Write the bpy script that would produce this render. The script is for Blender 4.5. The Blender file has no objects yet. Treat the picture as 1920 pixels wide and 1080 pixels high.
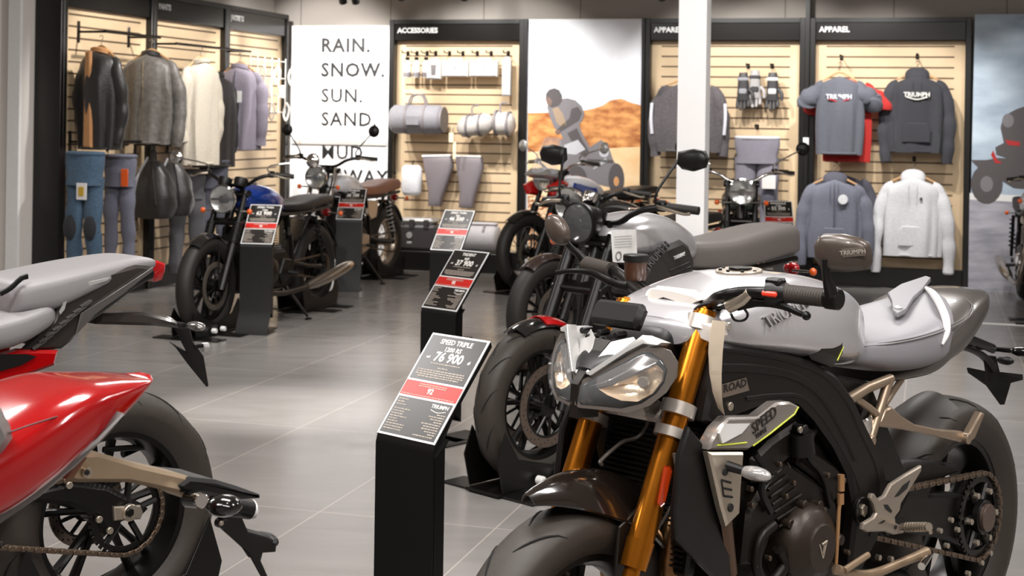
import bpy, bmesh, math, random
from mathutils import Vector as V, Matrix
import bpy as _b
R = math.radians
sc = bpy.context.scene
COL = sc.collection

# ------------------------------------------------------------------ camera, world, exposure
CAM_H = 1.42; FPX = 2750.0; HOR = 225.0; ROLL = 0.015
cd = bpy.data.cameras.new('camera'); cam = bpy.data.objects.new('camera', cd); COL.objects.link(cam)
cam.location = (0, 0, CAM_H); cam.rotation_euler = (R(90), -ROLL, 0)
cd.sensor_width = 36; cd.lens = FPX / 1920 * 36; cd.shift_y = -(540 - HOR) / 1920
cd.clip_start = .05; cd.clip_end = 100
cd.dof.use_dof = True; cd.dof.focus_distance = 3.5; cd.dof.aperture_fstop = 8.5
sc.camera = cam
sc.view_settings.view_transform = 'Standard'; sc.view_settings.look = 'None'
sc.view_settings.gamma = 1; sc.view_settings.use_curve_mapping = False
sc.view_settings.exposure = 0.75
w = bpy.data.worlds.new('world'); sc.world = w; w.use_nodes = True
w.node_tree.nodes['Background'].inputs[0].default_value = (1, .97, .93, 1)
w.node_tree.nodes['Background'].inputs[1].default_value = .35

TH = R(16)
CB, SB = math.cos(TH), math.sin(TH)
def RR(r, d, z=0.0):
    return V((r*CB + d*SB, -r*SB + d*CB, z))

def area(name, r, d, z, sx, sy, power, col=(1, .975, .95), tilt=(0, 0)):
    l = bpy.data.lights.new(name, 'AREA'); l.shape = 'RECTANGLE'; l.size = sx; l.size_y = sy
    l.energy = power; l.color = col
    o = bpy.data.objects.new(name, l); COL.objects.link(o); o.location = RR(r, d, z)
    o.rotation_euler = (tilt[0], tilt[1], -TH); return o
def spot(name, p, t, power, ang=50, blend=.6, col=(1, .972, .935), size=.05):
    l = bpy.data.lights.new(name, 'SPOT'); l.energy = power; l.spot_size = R(ang); l.spot_blend = blend
    l.color = col; l.shadow_soft_size = size
    o = bpy.data.objects.new(name, l); COL.objects.link(o); o.location = p
    o.rotation_euler = (V(t) - V(p)).to_track_quat('-Z', 'Y').to_euler(); return o
# unseen soft panels under the ceiling, added as fill and for metals to reflect
for i, (r_, d_) in enumerate([(-4.6, 4.2), (-1.4, 3.4), (1.8, 3.0), (-3.6, 8.2), (-.6, 7.4), (2.4, 6.6)]):
    area('ceiling_fill_light', r_, d_, 3.3, 1.3, .35, 42)
area('ceiling_fill_light', -2.2, 1.0, 3.3, 2.4, .5, 45)
area('ceiling_fill_light', 1.2, .6, 3.3, 2.4, .5, 50)
# wall washers on the ceiling track
for r_, pw, tz in [(-5.75, 170, 1.75), (-5.3, 130, 1.3), (-4.35, 130, 1.5), (-3.85, 120, 1.7), (-3.2, 60, 1.2), (-1.9, 110, 1.5), (-1.3, 110, 1.6), (-.45, 120, 1.4), (.0, 70, .9), (.9, 40, 1.0), (-2.9, 60, .6)]:
    spot('track_spot_light', RR(r_-.15, 11.6, 3.0), RR(r_, 13.3, tz), pw, 58)
for d_, pw in [(9.9, 120), (11.0, 120), (12.2, 170)]:
    spot('track_spot_light', RR(-4.6, d_-.1, 3.0), RR(-6.1, d_+.25, 1.45), pw, 58)
# spots on the bikes
for p, t, pw in [((.2, 2.3, 3.25), (.45, 3.2, .8), 95), ((1.8, 3.3, 3.25), (1.25, 3.95, .8), 72), ((-.2, .8, 3.1), (.6, 3.4, .6), 45), ((-1.6, 1.6, 3.2), (-1.1, 3.0, .8), 75), ((-1.5, 4.6, 3.2), (-1.3, 4.4, .8), 40),
                 ((-1.3, 6.2, 3.1), (-1.5, 9.9, .6), 150), ((.9, 3.2, 3.1), (.7, 6.6, .7), 120), ((2.2, 6.4, 3.1), (2.4, 8.6, 0), 130)]:
    spot('track_spot_light', V(p), V(t), pw, 62, .9, size=.09)
spot('track_spot_light', V((-1.3, 6.4, 3.2)), V((-1.1, 7.15, 0)), 520, 26, 1., size=.05)
spot('track_spot_light', V((-.6, 8.2, 3.2)), V((-.75, 8.9, 0)), 170, 30, 1., size=.05)

# ------------------------------------------------------------------ pixel helpers (measured points -> metres)
_cr = V((math.cos(ROLL), 0, math.sin(ROLL))); _cu = V((-math.sin(ROLL), 0, math.cos(ROLL)))
_C = V((0, 0, CAM_H))
def ray(x, y): return V((0, 1, 0)) + _cr * ((x-960)/FPX) - _cu * ((y-HOR)/FPX)
def at(x, y, Y): return _C + ray(x, y) * Y
def floor_pt(x, y):
    d = ray(x, y); return _C + d * (-CAM_H / d.z)
def on_plane(x, y, p, n):
    d = ray(x, y); return _C + d * ((V(p) - _C).dot(V(n)) / d.dot(V(n)))
NB = V((SB, CB, 0)); NL = V((CB, -SB, 0))
def on_back(x, y, d):
    p = on_plane(x, y, RR(0, d), NB); return V((p.dot(NL), d, p.z))
def on_left(x, y, r):
    p = on_plane(x, y, RR(r, 0), NL); return V((r, p.dot(NB), p.z))

# ------------------------------------------------------------------ materials
def lin(c):
    return tuple(((v/255)/12.92 if v/255 <= .04045 else ((v/255+.055)/1.055)**2.4) for v in c) + (1,)
MATS = {}
def mat(name, col, rough=.5, metal=0., bump=0., scale=40., coat=0., var=.06, spec=.5, col2=None, trans=0., emis=0., sheen=0., dist=.002, alpha=1):
    if name in MATS: return MATS[name]
    m = bpy.data.materials.new(name); m.use_nodes = True
    n, l = m.node_tree.nodes, m.node_tree.links
    b = n['Principled BSDF']
    tc = n.new('ShaderNodeTexCoord'); no = n.new('ShaderNodeTexNoise')
    no.inputs['Scale'].default_value = scale; no.inputs['Detail'].default_value = 3
    l.new(tc.outputs['Object'], no.inputs['Vector'])
    c1 = lin(col); k = 1 - var*2
    c2 = lin(col2) if col2 else (c1[0]*k, c1[1]*k, c1[2]*k, 1)
    mx = n.new('ShaderNodeMix'); mx.data_type = 'RGBA'
    mx.inputs[6].default_value = c2; mx.inputs[7].default_value = c1
    l.new(no.outputs[0], mx.inputs[0]); l.new(mx.outputs[2], b.inputs['Base Color'])
    b.inputs['Roughness'].default_value = rough; b.inputs['Metallic'].default_value = metal
    b.inputs['Coat Weight'].default_value = coat; b.inputs['Coat Roughness'].default_value = .06
    b.inputs['Specular IOR Level'].default_value = spec
    b.inputs['Transmission Weight'].default_value = trans
    b.inputs['Sheen Weight'].default_value = sheen
    b.inputs['Alpha'].default_value = alpha
    if emis:
        b.inputs['Emission Color'].default_value = lin(col); b.inputs['Emission Strength'].default_value = emis
    if bump:
        bp = n.new('ShaderNodeBump'); bp.inputs['Strength'].default_value = bump; bp.inputs['Distance'].default_value = dist
        l.new(no.outputs[0], bp.inputs['Height']); l.new(bp.outputs[0], b.inputs['Normal'])
    MATS[name] = m; return m

# ------------------------------------------------------------------ mesh builder
def catmull(P, n):
    P = [V(p) for p in P]
    if len(P) < 3 or n < 2: return P
    out = []
    for i in range(len(P)-1):
        p0 = P[i-1] if i else P[0]*2-P[1]; p1 = P[i]; p2 = P[i+1]; p3 = P[i+2] if i+2 < len(P) else P[-1]*2-P[-2]
        for k in range(n):
            t = k/n
            out.append(.5*((2*p1)+(-p0+p2)*t+(2*p0-5*p1+4*p2-p3)*t*t+(-p0+3*p1-3*p2+p3)*t**3))
    out.append(P[-1]); return out
def interp(L, n):
    """catmull on equal-length tuples"""
    if len(L) < 3 or n < 2: return L
    out = []
    for i in range(len(L)-1):
        p1 = L[i]; p2 = L[i+1]
        p0 = L[i-1] if i else tuple(2*a-b for a, b in zip(p1, p2)); p3 = L[i+2] if i+2 < len(L) else tuple(2*b-a for a, b in zip(p1, p2))
        for k in range(n):
            t = k/n
            out.append(tuple(.5*((2*b)+(-a+c)*t+(2*a-5*b+4*c-d)*t*t+(-a+3*b-3*c+d)*t**3) for a, b, c, d in zip(p0, p1, p2, p3)))
    out.append(L[-1]); return out
class M:
    def __init__(s): s.v = []; s.f = []; s.mi = []; s.cur = 0
    def add(s, vs, fs):
        o = len(s.v); s.v += [tuple(x) for x in vs]; s.f += [tuple(i+o for i in f) for f in fs]; s.mi += [s.cur]*len(fs); return s
    def mt(s, i): s.cur = i; return s
    def loft(s, rings, caps=True, closed=True):
        n = len(rings[0]); vs = [p for r in rings for p in r]; fs = []
        for i in range(len(rings)-1):
            for j in range(n if closed else n-1):
                k = (j+1) % n
                fs.append((i*n+j, i*n+k, (i+1)*n+k, (i+1)*n+j))
        if caps: fs.append(tuple(range(n-1, -1, -1))); fs.append(tuple((len(rings)-1)*n+j for j in range(n)))
        return s.add(vs, fs)
    def tube(s, pts, r, seg=10, sm=1, flat=1., up=None, caps=True):
        n0 = len(pts); rs = r if isinstance(r, (list, tuple)) else [r]*n0
        P = catmull(pts, sm); RS = [x[0] for x in interp([(q,) for q in rs], sm)] if sm > 1 and n0 > 2 else list(rs)
        if len(RS) != len(P): RS = [rs[0]]*len(P)
        T = []
        for i in range(len(P)):
            a = P[max(i-1, 0)]; b = P[min(i+1, len(P)-1)]; T.append((b-a).normalized())
        t = T[0]; u = V(up) if up else (V((0, 0, 1)) if abs(t.z) < .9 else V((1, 0, 0)))
        u = (u - t*u.dot(t)).normalized(); rings = []
        for i in range(len(P)):
            t = T[i]
            if i:
                u = u - t*u.dot(t); u.normalize()
            w_ = t.cross(u)
            rings.append([P[i]+u*(math.cos(2*math.pi*k/seg)*RS[i])+w_*(math.sin(2*math.pi*k/seg)*RS[i]*flat) for k in range(seg)])
        return s.loft(rings, caps)
    def lathe(s, prof, c=(0, 0, 0), axis=(0, 1, 0), seg=32, a0=0, a1=360, ref=None, closed_prof=False):
        ax = V(axis).normalized(); u = V(ref) if ref else (V((0, 0, 1)) if abs(ax.z) < .9 else V((1, 0, 0)))
        u = (u-ax*u.dot(ax)).normalized(); w_ = ax.cross(u); c = V(c); full = abs(a1-a0-360) < 1e-6
        N = seg if full else seg+1; rings = []
        for i in range(N):
            a = R(a0+(a1-a0)*i/seg); dr = u*math.cos(a)+w_*math.sin(a)
            rings.append([c+dr*rr+ax*x for rr, x in prof])
        n = len(prof); vs = [p for r_ in rings for p in r_]; fs = []
        for i in range(seg):
            i2 = (i+1) % N
            for j in range(n if closed_prof else n-1):
                k = (j+1) % n
                fs.append((i*n+j, i2*n+j, i2*n+k, i*n+k))
        if not full and closed_prof: fs.append(tuple(range(n))); fs.append(tuple(seg*n+j for j in range(n-1, -1, -1)))
        return s.add(vs, fs)
    def disc(s, c, axis, r, h, seg=24, b=.0):
        b = b or min(h, r)*.12
        return s.lathe([(0, -h/2), (r-b, -h/2), (r, -h/2+b), (r, h/2-b), (r-b, h/2), (0, h/2)], c, axis, seg)
    def prism(s, poly, w0, w1, b=.0, fn=None):
        """poly (u,z) extruded along w; fn maps (u,w,z)"""
        n = len(poly); A = sum(poly[i][0]*poly[(i+1) % n][1]-poly[(i+1) % n][0]*poly[i][1] for i in range(n))
        if A < 0: poly = poly[::-1]
        fn = fn or (lambda u, w_, z: (u, w_, z))
        def inset(d):
            out = []
            for i in range(n):
                a = V(poly[i-1]); p = V(poly[i]); c = V(poly[(i+1) % n])
                e1 = (p-a); e2 = (c-p)
                if e1.length < 1e-6 or e2.length < 1e-6: out.append(p); continue
                e1.normalize(); e2.normalize()
                n1 = V((-e1.y, e1.x)); n2 = V((-e2.y, e2.x)); k = n1+n2
                if k.length < 1e-4: out.append(p+n1*d); continue
                k.normalize(); m_ = d/max(.5, k.dot(n1)); out.append(p+k*m_)
            return out
        if b > 0:
            I = inset(b); rings = [[fn(p[0], w0, p[1]) for p in I], [fn(p[0], w0+b, p[1]) for p in poly], [fn(p[0], w1-b, p[1]) for p in poly], [fn(p[0], w1, p[1]) for p in I]]
        else:
            rings = [[fn(p[0], w0, p[1]) for p in poly], [fn(p[0], w1, p[1]) for p in poly]]
        return s.loft(rings, True)
    def box(s, c, sz, rot=None, b=0.):
        x, y, z = [k/2 for k in sz]; c = V(c); rot = rot or Matrix.Identity(3)
        if b <= 0:
            vs = [c+rot@V((i*x, j*y, k*z)) for i in (-1, 1) for j in (-1, 1) for k in (-1, 1)]
            return s.add(vs, [(0, 1, 3, 2), (4, 6, 7, 5), (0, 4, 5, 1), (2, 3, 7, 6), (0, 2, 6, 4), (1, 5, 7, 3)])
        poly = [(-x+b, -z), (x-b, -z), (x, -z+b), (x, z-b), (x-b, z), (-x+b, z), (-x, z-b), (-x, -z+b)]
        return s.prism(poly, -y, y, min(b, y*.9), fn=lambda u, w_, q: c+rot@V((u, w_, q)))
    def sph(s, c, r, sx=1, sy=1, sz=1, nu=16, nv=10, rot=None):
        c = V(c); rot = rot or Matrix.Identity(3); rings = []
        for i in range(nv+1):
            a = math.pi*i/nv; a = min(max(a, .02), math.pi-.02)
            rings.append([c+rot@V((r*sx*math.sin(a)*math.cos(2*math.pi*k/nu), r*sy*math.sin(a)*math.sin(2*math.pi*k/nu), r*sz*math.cos(a))) for k in range(nu)])
        return s.loft(rings)
    def body(s, secs, n=4, seg=28, closed=True, off=0.):
        """secs: (u, ztop, zbot, zwide, halfwidth, exp_top, exp_bot) -> lofted body symmetric in w"""
        rings = []
        for (u, zt, zb, zc, hw, e1, e2) in interp([tuple(map(float, q)) for q in secs], n):
            rg = []
            for k in range(seg):
                a = 2*math.pi*k/seg; ca, sa = math.cos(a), math.sin(a)
                e = e1 if sa >= 0 else e2
                ww = math.copysign(abs(ca)**e, ca)*hw; h = (zt-zc) if sa >= 0 else (zc-zb)
                rg.append((u, ww+off, zc+math.copysign(abs(sa)**e, sa)*h))
            rings.append(rg)
        return s.loft(rings)
def obj(name, m, ms, parent=None, ang=38, smooth=True):
    me = bpy.data.meshes.new(name); me.from_pydata(m.v, [], m.f)
    ms = ms if isinstance(ms, (list, tuple)) else [ms]
    for x in ms: me.materials.append(x)
    if len(ms) > 1: me.polygons.foreach_set('material_index', m.mi)
    me.update(); bm = bmesh.new(); bm.from_mesh(me); bmesh.ops.recalc_face_normals(bm, faces=bm.faces); bm.to_mesh(me); bm.free()
    if smooth:
        me.shade_smooth()
        if ang < 179: me.set_sharp_from_angle(angle=R(ang))
    o = bpy.data.objects.new(name, me); COL.objects.link(o)
    if parent: o.parent = parent
    return o
def thing(name, label, cat, loc=(0, 0, 0), rz=0., group=None, scale=1.):
    o = bpy.data.objects.new(name, None); COL.objects.link(o); o.location = loc; o.rotation_euler = (0, 0, rz)
    o.empty_display_size = .1
    if scale != 1.: o.scale = (scale,)*3
    o['label'] = label; o['category'] = cat
    if group: o['group'] = group
    return o
def tag(o, label, cat, group=None, kind=None):
    if label: o['label'] = label
    if cat: o['category'] = cat
    if group: o['group'] = group
    if kind: o['kind'] = kind
    return o
def struct(name, m, ms, **k):
    o = obj(name, m, ms, **k); o['kind'] = 'structure'; return o
def text_mesh(name, s, size, ms, parent, mtx, ext=.0008, off=0., align='CENTER', sx=1., sp=1.):
    c = bpy.data.curves.new(name, 'FONT'); c.body = s; c.size = size; c.extrude = ext; c.offset = off; c.align_x = align; c.align_y = 'CENTER'
    c.space_character = sp; c.resolution_u = 2
    t = bpy.data.objects.new(name, c); me = bpy.data.meshes.new_from_object(t); bpy.data.objects.remove(t)
    me.materials.clear(); me.materials.append(ms)
    o = bpy.data.objects.new(name, me); COL.objects.link(o); o.parent = parent
    me.transform(Matrix.Diagonal((sx, 1, 1, 1))); me.transform(mtx); return o
def frame_mtx(o, x, y):
    """matrix with origin o, local x and y axes"""
    x = V(x).normalized(); y = V(y); y = (y-x*y.dot(x)).normalized(); z = x.cross(y)
    m_ = Matrix((x, y, z)).transposed().to_4x4(); m_.translation = V(o); return m_
def text_into(m, s, size, mtx, ext=.0006, off=0., align='CENTER', sx=1., sp=1.):
    c = bpy.data.curves.new('t', 'FONT'); c.body = s; c.size = size; c.extrude = ext; c.offset = off; c.align_x = align; c.align_y = 'CENTER'
    c.space_character = sp; c.resolution_u = 2
    t = bpy.data.objects.new('t', c); me = bpy.data.meshes.new_from_object(t); bpy.data.objects.remove(t)
    me.transform(Matrix.Diagonal((sx, 1, 1, 1))); me.transform(mtx)
    m.add([v.co.copy() for v in me.vertices], [tuple(p.vertices) for p in me.polygons]); bpy.data.meshes.remove(me)

# common materials
BLK = mat('black_plastic', (14, 12, 11), .42, spec=.35)
BLKM = mat('black_satin_metal', (15, 13, 11), .34, .2, spec=.4)
BLKG = mat('black_gloss', (11, 10, 9), .12, coat=.5)
RUB = mat('tyre_rubber', (28, 24, 21), .62, bump=.25, scale=120)
RUBT = mat('tyre_tread_rubber', (48, 41, 35), .58, bump=.3, scale=60)
GROOVE = mat('tyre_groove', (12, 11, 10), .9)
CHR = mat('chrome', (225, 222, 218), .1, 1.)
ALU = mat('brushed_aluminium', (188, 176, 160), .33, .85, bump=.05, scale=200)
SIL = mat('silver_plastic_paint', (190, 188, 186), .3, .4, coat=.3)
GOLD = mat('gold_anodised', (196, 120, 32), .22, .9, var=.1)
GLASS = mat('clear_glass', (235, 238, 240), .03, spec=.6, trans=1.)
WHT = mat('white_paint', (232, 230, 228), .4)
RED = mat('red_gloss_paint', (196, 14, 16), .18, coat=.7)
ORG = mat('orange_lens', (224, 92, 22), .2, coat=.5)
REDL = mat('red_lens', (170, 18, 22), .15, coat=.6)
ENG = mat('engine_casting', (28, 22, 18), .42, .5, bump=.2, scale=150)
SEATV = mat('seat_vinyl', (104, 98, 95), .5, bump=.15, scale=400)
SEATB = mat('black_seat_vinyl', (26, 23, 21), .45, bump=.15, scale=400)
DISC = mat('brake_disc_steel', (128, 114, 104), .3, .9)
HOLE = mat('dark_hole', (16, 14, 12), .7)
# ================================================================== SETTING
def mat_floor():
    m = bpy.data.materials.new('floor_tiles'); m.use_nodes = True; n, l = m.node_tree.nodes, m.node_tree.links
    b = n['Principled BSDF']; tc = n.new('ShaderNodeTexCoord'); mp = n.new('ShaderNodeMapping')
    mp.inputs['Rotation'].default_value = (0, 0, TH); mp.inputs['Location'].default_value = (.12, .31, 0)
    l.new(tc.outputs['Object'], mp.inputs[0])
    br = n.new('ShaderNodeTexBrick'); br.offset = 0; br.inputs['Scale'].default_value = 1
    br.inputs['Brick Width'].default_value = .66; br.inputs['Row Height'].default_value = 1.3; br.inputs['Mortar Size'].default_value = .0032
    br.inputs['Mortar Smooth'].default_value = .2
    br.inputs['Color1'].default_value = lin((136, 132, 129)); br.inputs['Color2'].default_value = lin((129, 125, 122)); br.inputs['Mortar'].default_value = lin((168, 161, 154))
    l.new(mp.outputs[0], br.inputs[0])
    no = n.new('ShaderNodeTexNoise'); no.inputs['Scale'].default_value = 2.2; no.inputs['Detail'].default_value = 6; no.inputs['Distortion'].default_value = .6
    mp2 = n.new('ShaderNodeMapping'); mp2.inputs['Rotation'].default_value = (0, 0, TH); mp2.inputs['Scale'].default_value = (.8, 3.0, 1)
    l.new(tc.outputs['Object'], mp2.inputs[0]); l.new(mp2.outputs[0], no.inputs['Vector'])
    mx = n.new('ShaderNodeMix'); mx.data_type = 'RGBA'; mx.blend_type = 'MULTIPLY'; mx.inputs[0].default_value = .55
    rp = n.new('ShaderNodeValToRGB'); rp.color_ramp.elements[0].position = .3; rp.color_ramp.elements[0].color = (.78, .77, .76, 1); rp.color_ramp.elements[1].position = .7; rp.color_ramp.elements[1].color = (1, 1, 1, 1)
    l.new(no.outputs[0], rp.inputs[0]); l.new(br.outputs[0], mx.inputs[6]); l.new(rp.outputs[0], mx.inputs[7]); l.new(mx.outputs[2], b.inputs['Base Color'])
    mr = n.new('ShaderNodeMapRange'); mr.inputs[3].default_value = .16; mr.inputs[4].default_value = .3
    l.new(no.outputs[0], mr.inputs[0]); l.new(mr.outputs[0], b.inputs['Roughness'])
    b.inputs['Specular IOR Level'].default_value = .6
    return m
def rbox(m, r0, r1, d0, d1, z0, z1):
    vs = [RR(r, d, z) for r in (r0, r1) for d in (d0, d1) for z in (z0, z1)]
    return m.add(vs, [(0, 1, 3, 2), (4, 6, 7, 5), (0, 4, 5, 1), (2, 3, 7, 6), (0, 2, 6, 4), (1, 5, 7, 3)])
ZC = 3.4
DW = 13.28            # front face of the back wall units
RL = -6.107           # front face of the left unit
m = M(); rbox(m, -9, 6.5, -3.2, 14.2, -.1, 0); struct('floor', m, mat_floor())
WALLM = mat('painted_wall', (206, 200, 194), .7, bump=.03, scale=90, var=.02)
CEILM = mat('ceiling_paint', (214, 208, 202), .8, var=.02)
m = M(); rbox(m, -9, 6.5, -3.2, 14.2, ZC, ZC+.1); struct('ceiling', m, CEILM)
def mat_upper():
    m = bpy.data.materials.new('upper_wall_panels'); m.use_nodes = True; n, l = m.node_tree.nodes, m.node_tree.links
    b = n['Principled BSDF']; tc = n.new('ShaderNodeTexCoord'); mp = n.new('ShaderNodeMapping'); mp.inputs['Rotation'].default_value = (0, 0, TH)
    mp.inputs['Location'].default_value = (.35, 0, 0)
    l.new(tc.outputs['Object'], mp.inputs[0]); sx = n.new('ShaderNodeSeparateXYZ'); l.new(mp.outputs[0], sx.inputs[0])
    a = n.new('ShaderNodeMath'); a.operation = 'MODULO'; a.inputs[1].default_value = .95
    a0 = n.new('ShaderNodeMath'); a0.operation = 'ADD'; a0.inputs[1].default_value = 19.
    l.new(sx.outputs[0], a0.inputs[0]); l.new(a0.outputs[0], a.inputs[0])
    c = n.new('ShaderNodeMath'); c.operation = 'LESS_THAN'; c.inputs[1].default_value = .012; l.new(a.outputs[0], c.inputs[0])
    mx = n.new('ShaderNodeMix'); mx.data_type = 'RGBA'; mx.inputs[6].default_value = lin((150, 143, 136)); mx.inputs[7].default_value = lin((110, 103, 97))
    l.new(c.outputs[0], mx.inputs[0]); l.new(mx.outputs[2], b.inputs['Base Color']); b.inputs['Roughness'].default_value = .7
    return m
m = M(); rbox(m, -6.5, 6.5, DW+.14, DW+.3, 0, ZC); struct('wall_back', m, mat_upper())
m = M(); rbox(m, -6.45, RL-.22, 9.35, DW+.3, 0, ZC); struct('wall_left', m, WALLM)
# return wall facing the camera at the left edge, with two pilaster strips
m = M(); rbox(m, -9, RL-.22, 9.2, 9.36, 0, ZC); struct('wall_front_left', m, WALLM)
m = M(); rbox(m, -6.42, RL-.215, 9.17, 9.2, 0, ZC); struct('trim_1', m, WHT)
m = M(); rbox(m, -6.62, -6.5, 9.15, 9.2, 0, ZC); struct('trim_2', m, WALLM)
m = M(); rbox(m, 6.3, 6.5, -3.2, 14, 0, ZC); struct('wall_right', m, WALLM)
m = M(); rbox(m, -9, 6.5, -3.3, -3.2, 0, ZC); struct('wall_front', m, WALLM)
m = M(); rbox(m, -9.1, -9, -3.2, 9.3, 0, ZC); struct('wall_far_left', m, WALLM)
# light strip in the floor below the right poster
m = M()
a, b_ = floor_pt(1700, 599), floor_pt(2200, 606)
ra, da = a.dot(NL), a.dot(NB)
rbox(m, ra, ra+3, da-.025, da+.025, 0, .004); struct('trim_3', m, WHT)

# white text panel on the back wall (part of the shell)
m = M(); rbox(m, RL, -5.075, DW+.07, DW+.14, 0, 2.32); tp = struct('trim_4', m, mat('white_wall_panel', (238, 238, 240), .5, var=.01))
# column
cp = at(1270, 225, 8.9); cr_ = cp.dot(NL); cdp = cp.dot(NB)
m = M(); rbox(m, cr_, cr_+.17, cdp, cdp+.18, 0, ZC); struct('column', m, mat('white_column_paint', (236, 234, 234), .5, var=.01))

# ------------------------------------------------------------------ wall units
FRAME = mat('black_unit_frame', (17, 15, 13), .34, bump=.05, scale=60)
HEADM = mat('black_header_panel', (20, 18, 16), .2)
def mat_slat(name, c):
    return mat(name, c, .5, bump=.08, scale=14, var=.05)
SLAT = mat_slat('beige_slat_board', (216, 190, 154)); GAP = mat('slat_groove', (96, 76, 56), .7)
LETT = mat('white_lettering', (240, 240, 240), .5)
def room_thing(name, label, cat, r, d, z=0, yaw=0., group=None):
    return thing(name, label, cat, RR(r, d, z), -TH+yaw, group)
def wall_unit(root, W, zh, zt, depth, name, ntext=None, left=True, right=True, fw=.05, pitch=.093, base=.17):
    """local: x 0..W along the front, y 0 front face .. depth back, z up"""
    m = M()
    if left: m.box((fw/2, depth/2, zt/2), (fw, depth, zt), b=.004)
    if right: m.box((W-fw/2, depth/2, zt/2), (fw, depth, zt), b=.004)
    m.box((W/2, depth/2, zt-.02), (W-2*fw, depth, .04)); obj('frame', m, FRAME, root)
    m = M(); m.box((W/2, .03, (zh+zt)/2-.02), (W-2*fw, .03, zt-zh-.04), b=.003); h = obj('header_panel', m, HEADM, root)
    if ntext:
        text_mesh('lettering', ntext, .068, LETT, h, frame_mtx((fw+.03, .012, (zh+zt)/2-.005), (1, 0, 0), (0, 0, 1)), ext=.002, off=.0022, align='LEFT', sx=.98)
    m = M(); m.box((W/2, depth*.6, base/2), (W-2*fw, depth*.8, base), b=.004); obj('plinth', m, FRAME, root)
    m = M(); m.box((W/2, depth-.02, (base+zh)/2), (W-2*fw, .03, zh-base)); m.mt(1)
    z = zh-.05
    x0, x1 = fw+.09, W-fw-.09
    while z > base+.06:
        m.box(((x0+x1)/2, depth-.0355, z), (x1-x0, .004, .013)); z -= pitch
    obj('slat_board', m, [SLAT, GAP], root)
    # steel shelf lip over the plinth
    return root
UD = .13
for nm, lab, r0, r1, tx in [('accessory_wall_unit', 'black framed wall unit with beige slats headed ACCESSORIES', -5.053, -3.70, 'ACCESSORIES'),
                            ('apparel_wall_unit', 'black framed beige slat unit headed APPAREL, partly behind the white column', -2.549, -1.10, 'APPAREL'),
                            ('apparel_wall_unit', 'black framed beige slat unit headed APPAREL holding hoodies and T-shirts', -1.06, .315, 'APPAREL')]:
    t = room_thing(nm, lab, 'wall unit', r0, DW); wall_unit(t, r1-r0, 2.17, 2.37, UD, nm, tx)
# steel upright between the two apparel units
# left unit: three bays, local x runs along the wall from near (d=9.4) to far, facing +r
BW = (DW-9.4)/3
LETT = mat('faint_grey_lettering', (122, 120, 118), .5)
for i, (tx, lab) in enumerate([(None, 'nearest bay of the left slat wall, black framed, hung with jackets and jeans'), ('PANTS', 'middle bay of the left slat wall headed in small grey letters'), ('JACKETS', 'farthest bay of the left slat wall beside the white word wall')]):
    t = thing('clothing_wall_bay', lab, 'wall unit', RR(RL, 9.4+BW*i), R(90)-TH, 'bays of the left slat wall')
    # x along +d ; y axis = -r direction (into the wall)
    wall_unit(t, BW, 2.208, 2.42, .09, 'bay', tx, fw=.045, pitch=.088)
    if i == 0:
        m = M(); m.box((-.02, .115, 1.21), (.04, .23, 2.42), b=.003); obj('end_panel', m, FRAME, t)
LETT = MATS['white_lettering']
# ================================================================== MOTORCYCLES: shared builders
class Bike:
    def __init__(s, name, label, rear, phi, scale=1.04, group=None):
        s.F = V((-math.sin(R(phi)), -math.cos(R(phi)), 0)); s.L = V((-s.F.y, s.F.x, 0)); s.P = V((rear[0], rear[1], 0)); s.s = scale
        s.root = thing(name, label, 'motorcycle', s.P, math.atan2(s.F.y, s.F.x), group, scale)
    def q(s, x, y, w_=0., n=(0, 1, 0), p=None):
        """photo measurement -> bike coordinates (u forward, w left, z up) on the plane w = w_ (or through p with normal n)"""
        p = V(p) if p else V((0, w_, 0)); n = V(n)
        wp = s.P + (s.F*p.x + s.L*p.y + V((0, 0, 1))*p.z)*s.s; wn = s.F*n.x+s.L*n.y+V((0, 0, 1))*n.z
        h = on_plane(x, y, wp, wn) - s.P
        return V((h.dot(s.F)/s.s, h.dot(s.L)/s.s, h.z/s.s))
    def uz(s, pts, w_):
        return [(lambda v: (v.x, v.z))(s.q(x, y, w_)) for x, y in pts]
    def prj(s, u, w_, z):
        p = s.P+(s.F*u+s.L*w_)*s.s+V((0, 0, z*s.s)) - _C
        d = p.y; a = p.dot(_cr)/d; b = p.dot(_cu)/d
        return (round(960+a*FPX), round(HOR-b*FPX))
HERO = ((1.203, 4.094), 44)
def slab(m, pts, vec, b=0.):
    """3-D polygon extruded along vec (b: shrink of the front outline -> chamfer)"""
    pts = [V(p) for p in pts]; vec = V(vec); c = sum(pts, V((0, 0, 0)))/len(pts)
    if b > 0:
        I = [p+(c-p).normalized()*b for p in pts]; e = vec.normalized()*b*.7
        return m.loft([I, [p+e for p in pts], [p+vec-e for p in pts], [p+vec for p in I]])
    return m.loft([pts, [p+vec for p in pts]])
def dome(m, pts, vec, h, n=4, k=.55):
    """outline swollen towards -vec by h (rounded cushion), flat back at +vec"""
    pts = [V(p) for p in pts]; c = sum(pts, V((0, 0, 0)))/len(pts); d = V(vec).normalized(); rings = []
    for i in range(n):
        t = 1-i/n; rings.append([c+(p-c)*(1-t**2*k)-d*h*t for p in pts]) if False else None
    rings = []
    for i in range(n+1):
        a = math.pi/2*i/n; rings.append([c+(p-c)*(.12+.88*math.sin(a)) - d*h*math.cos(a) for p in pts])
    rings.append([p+V(vec) for p in pts])
    return m.loft(rings)
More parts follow.
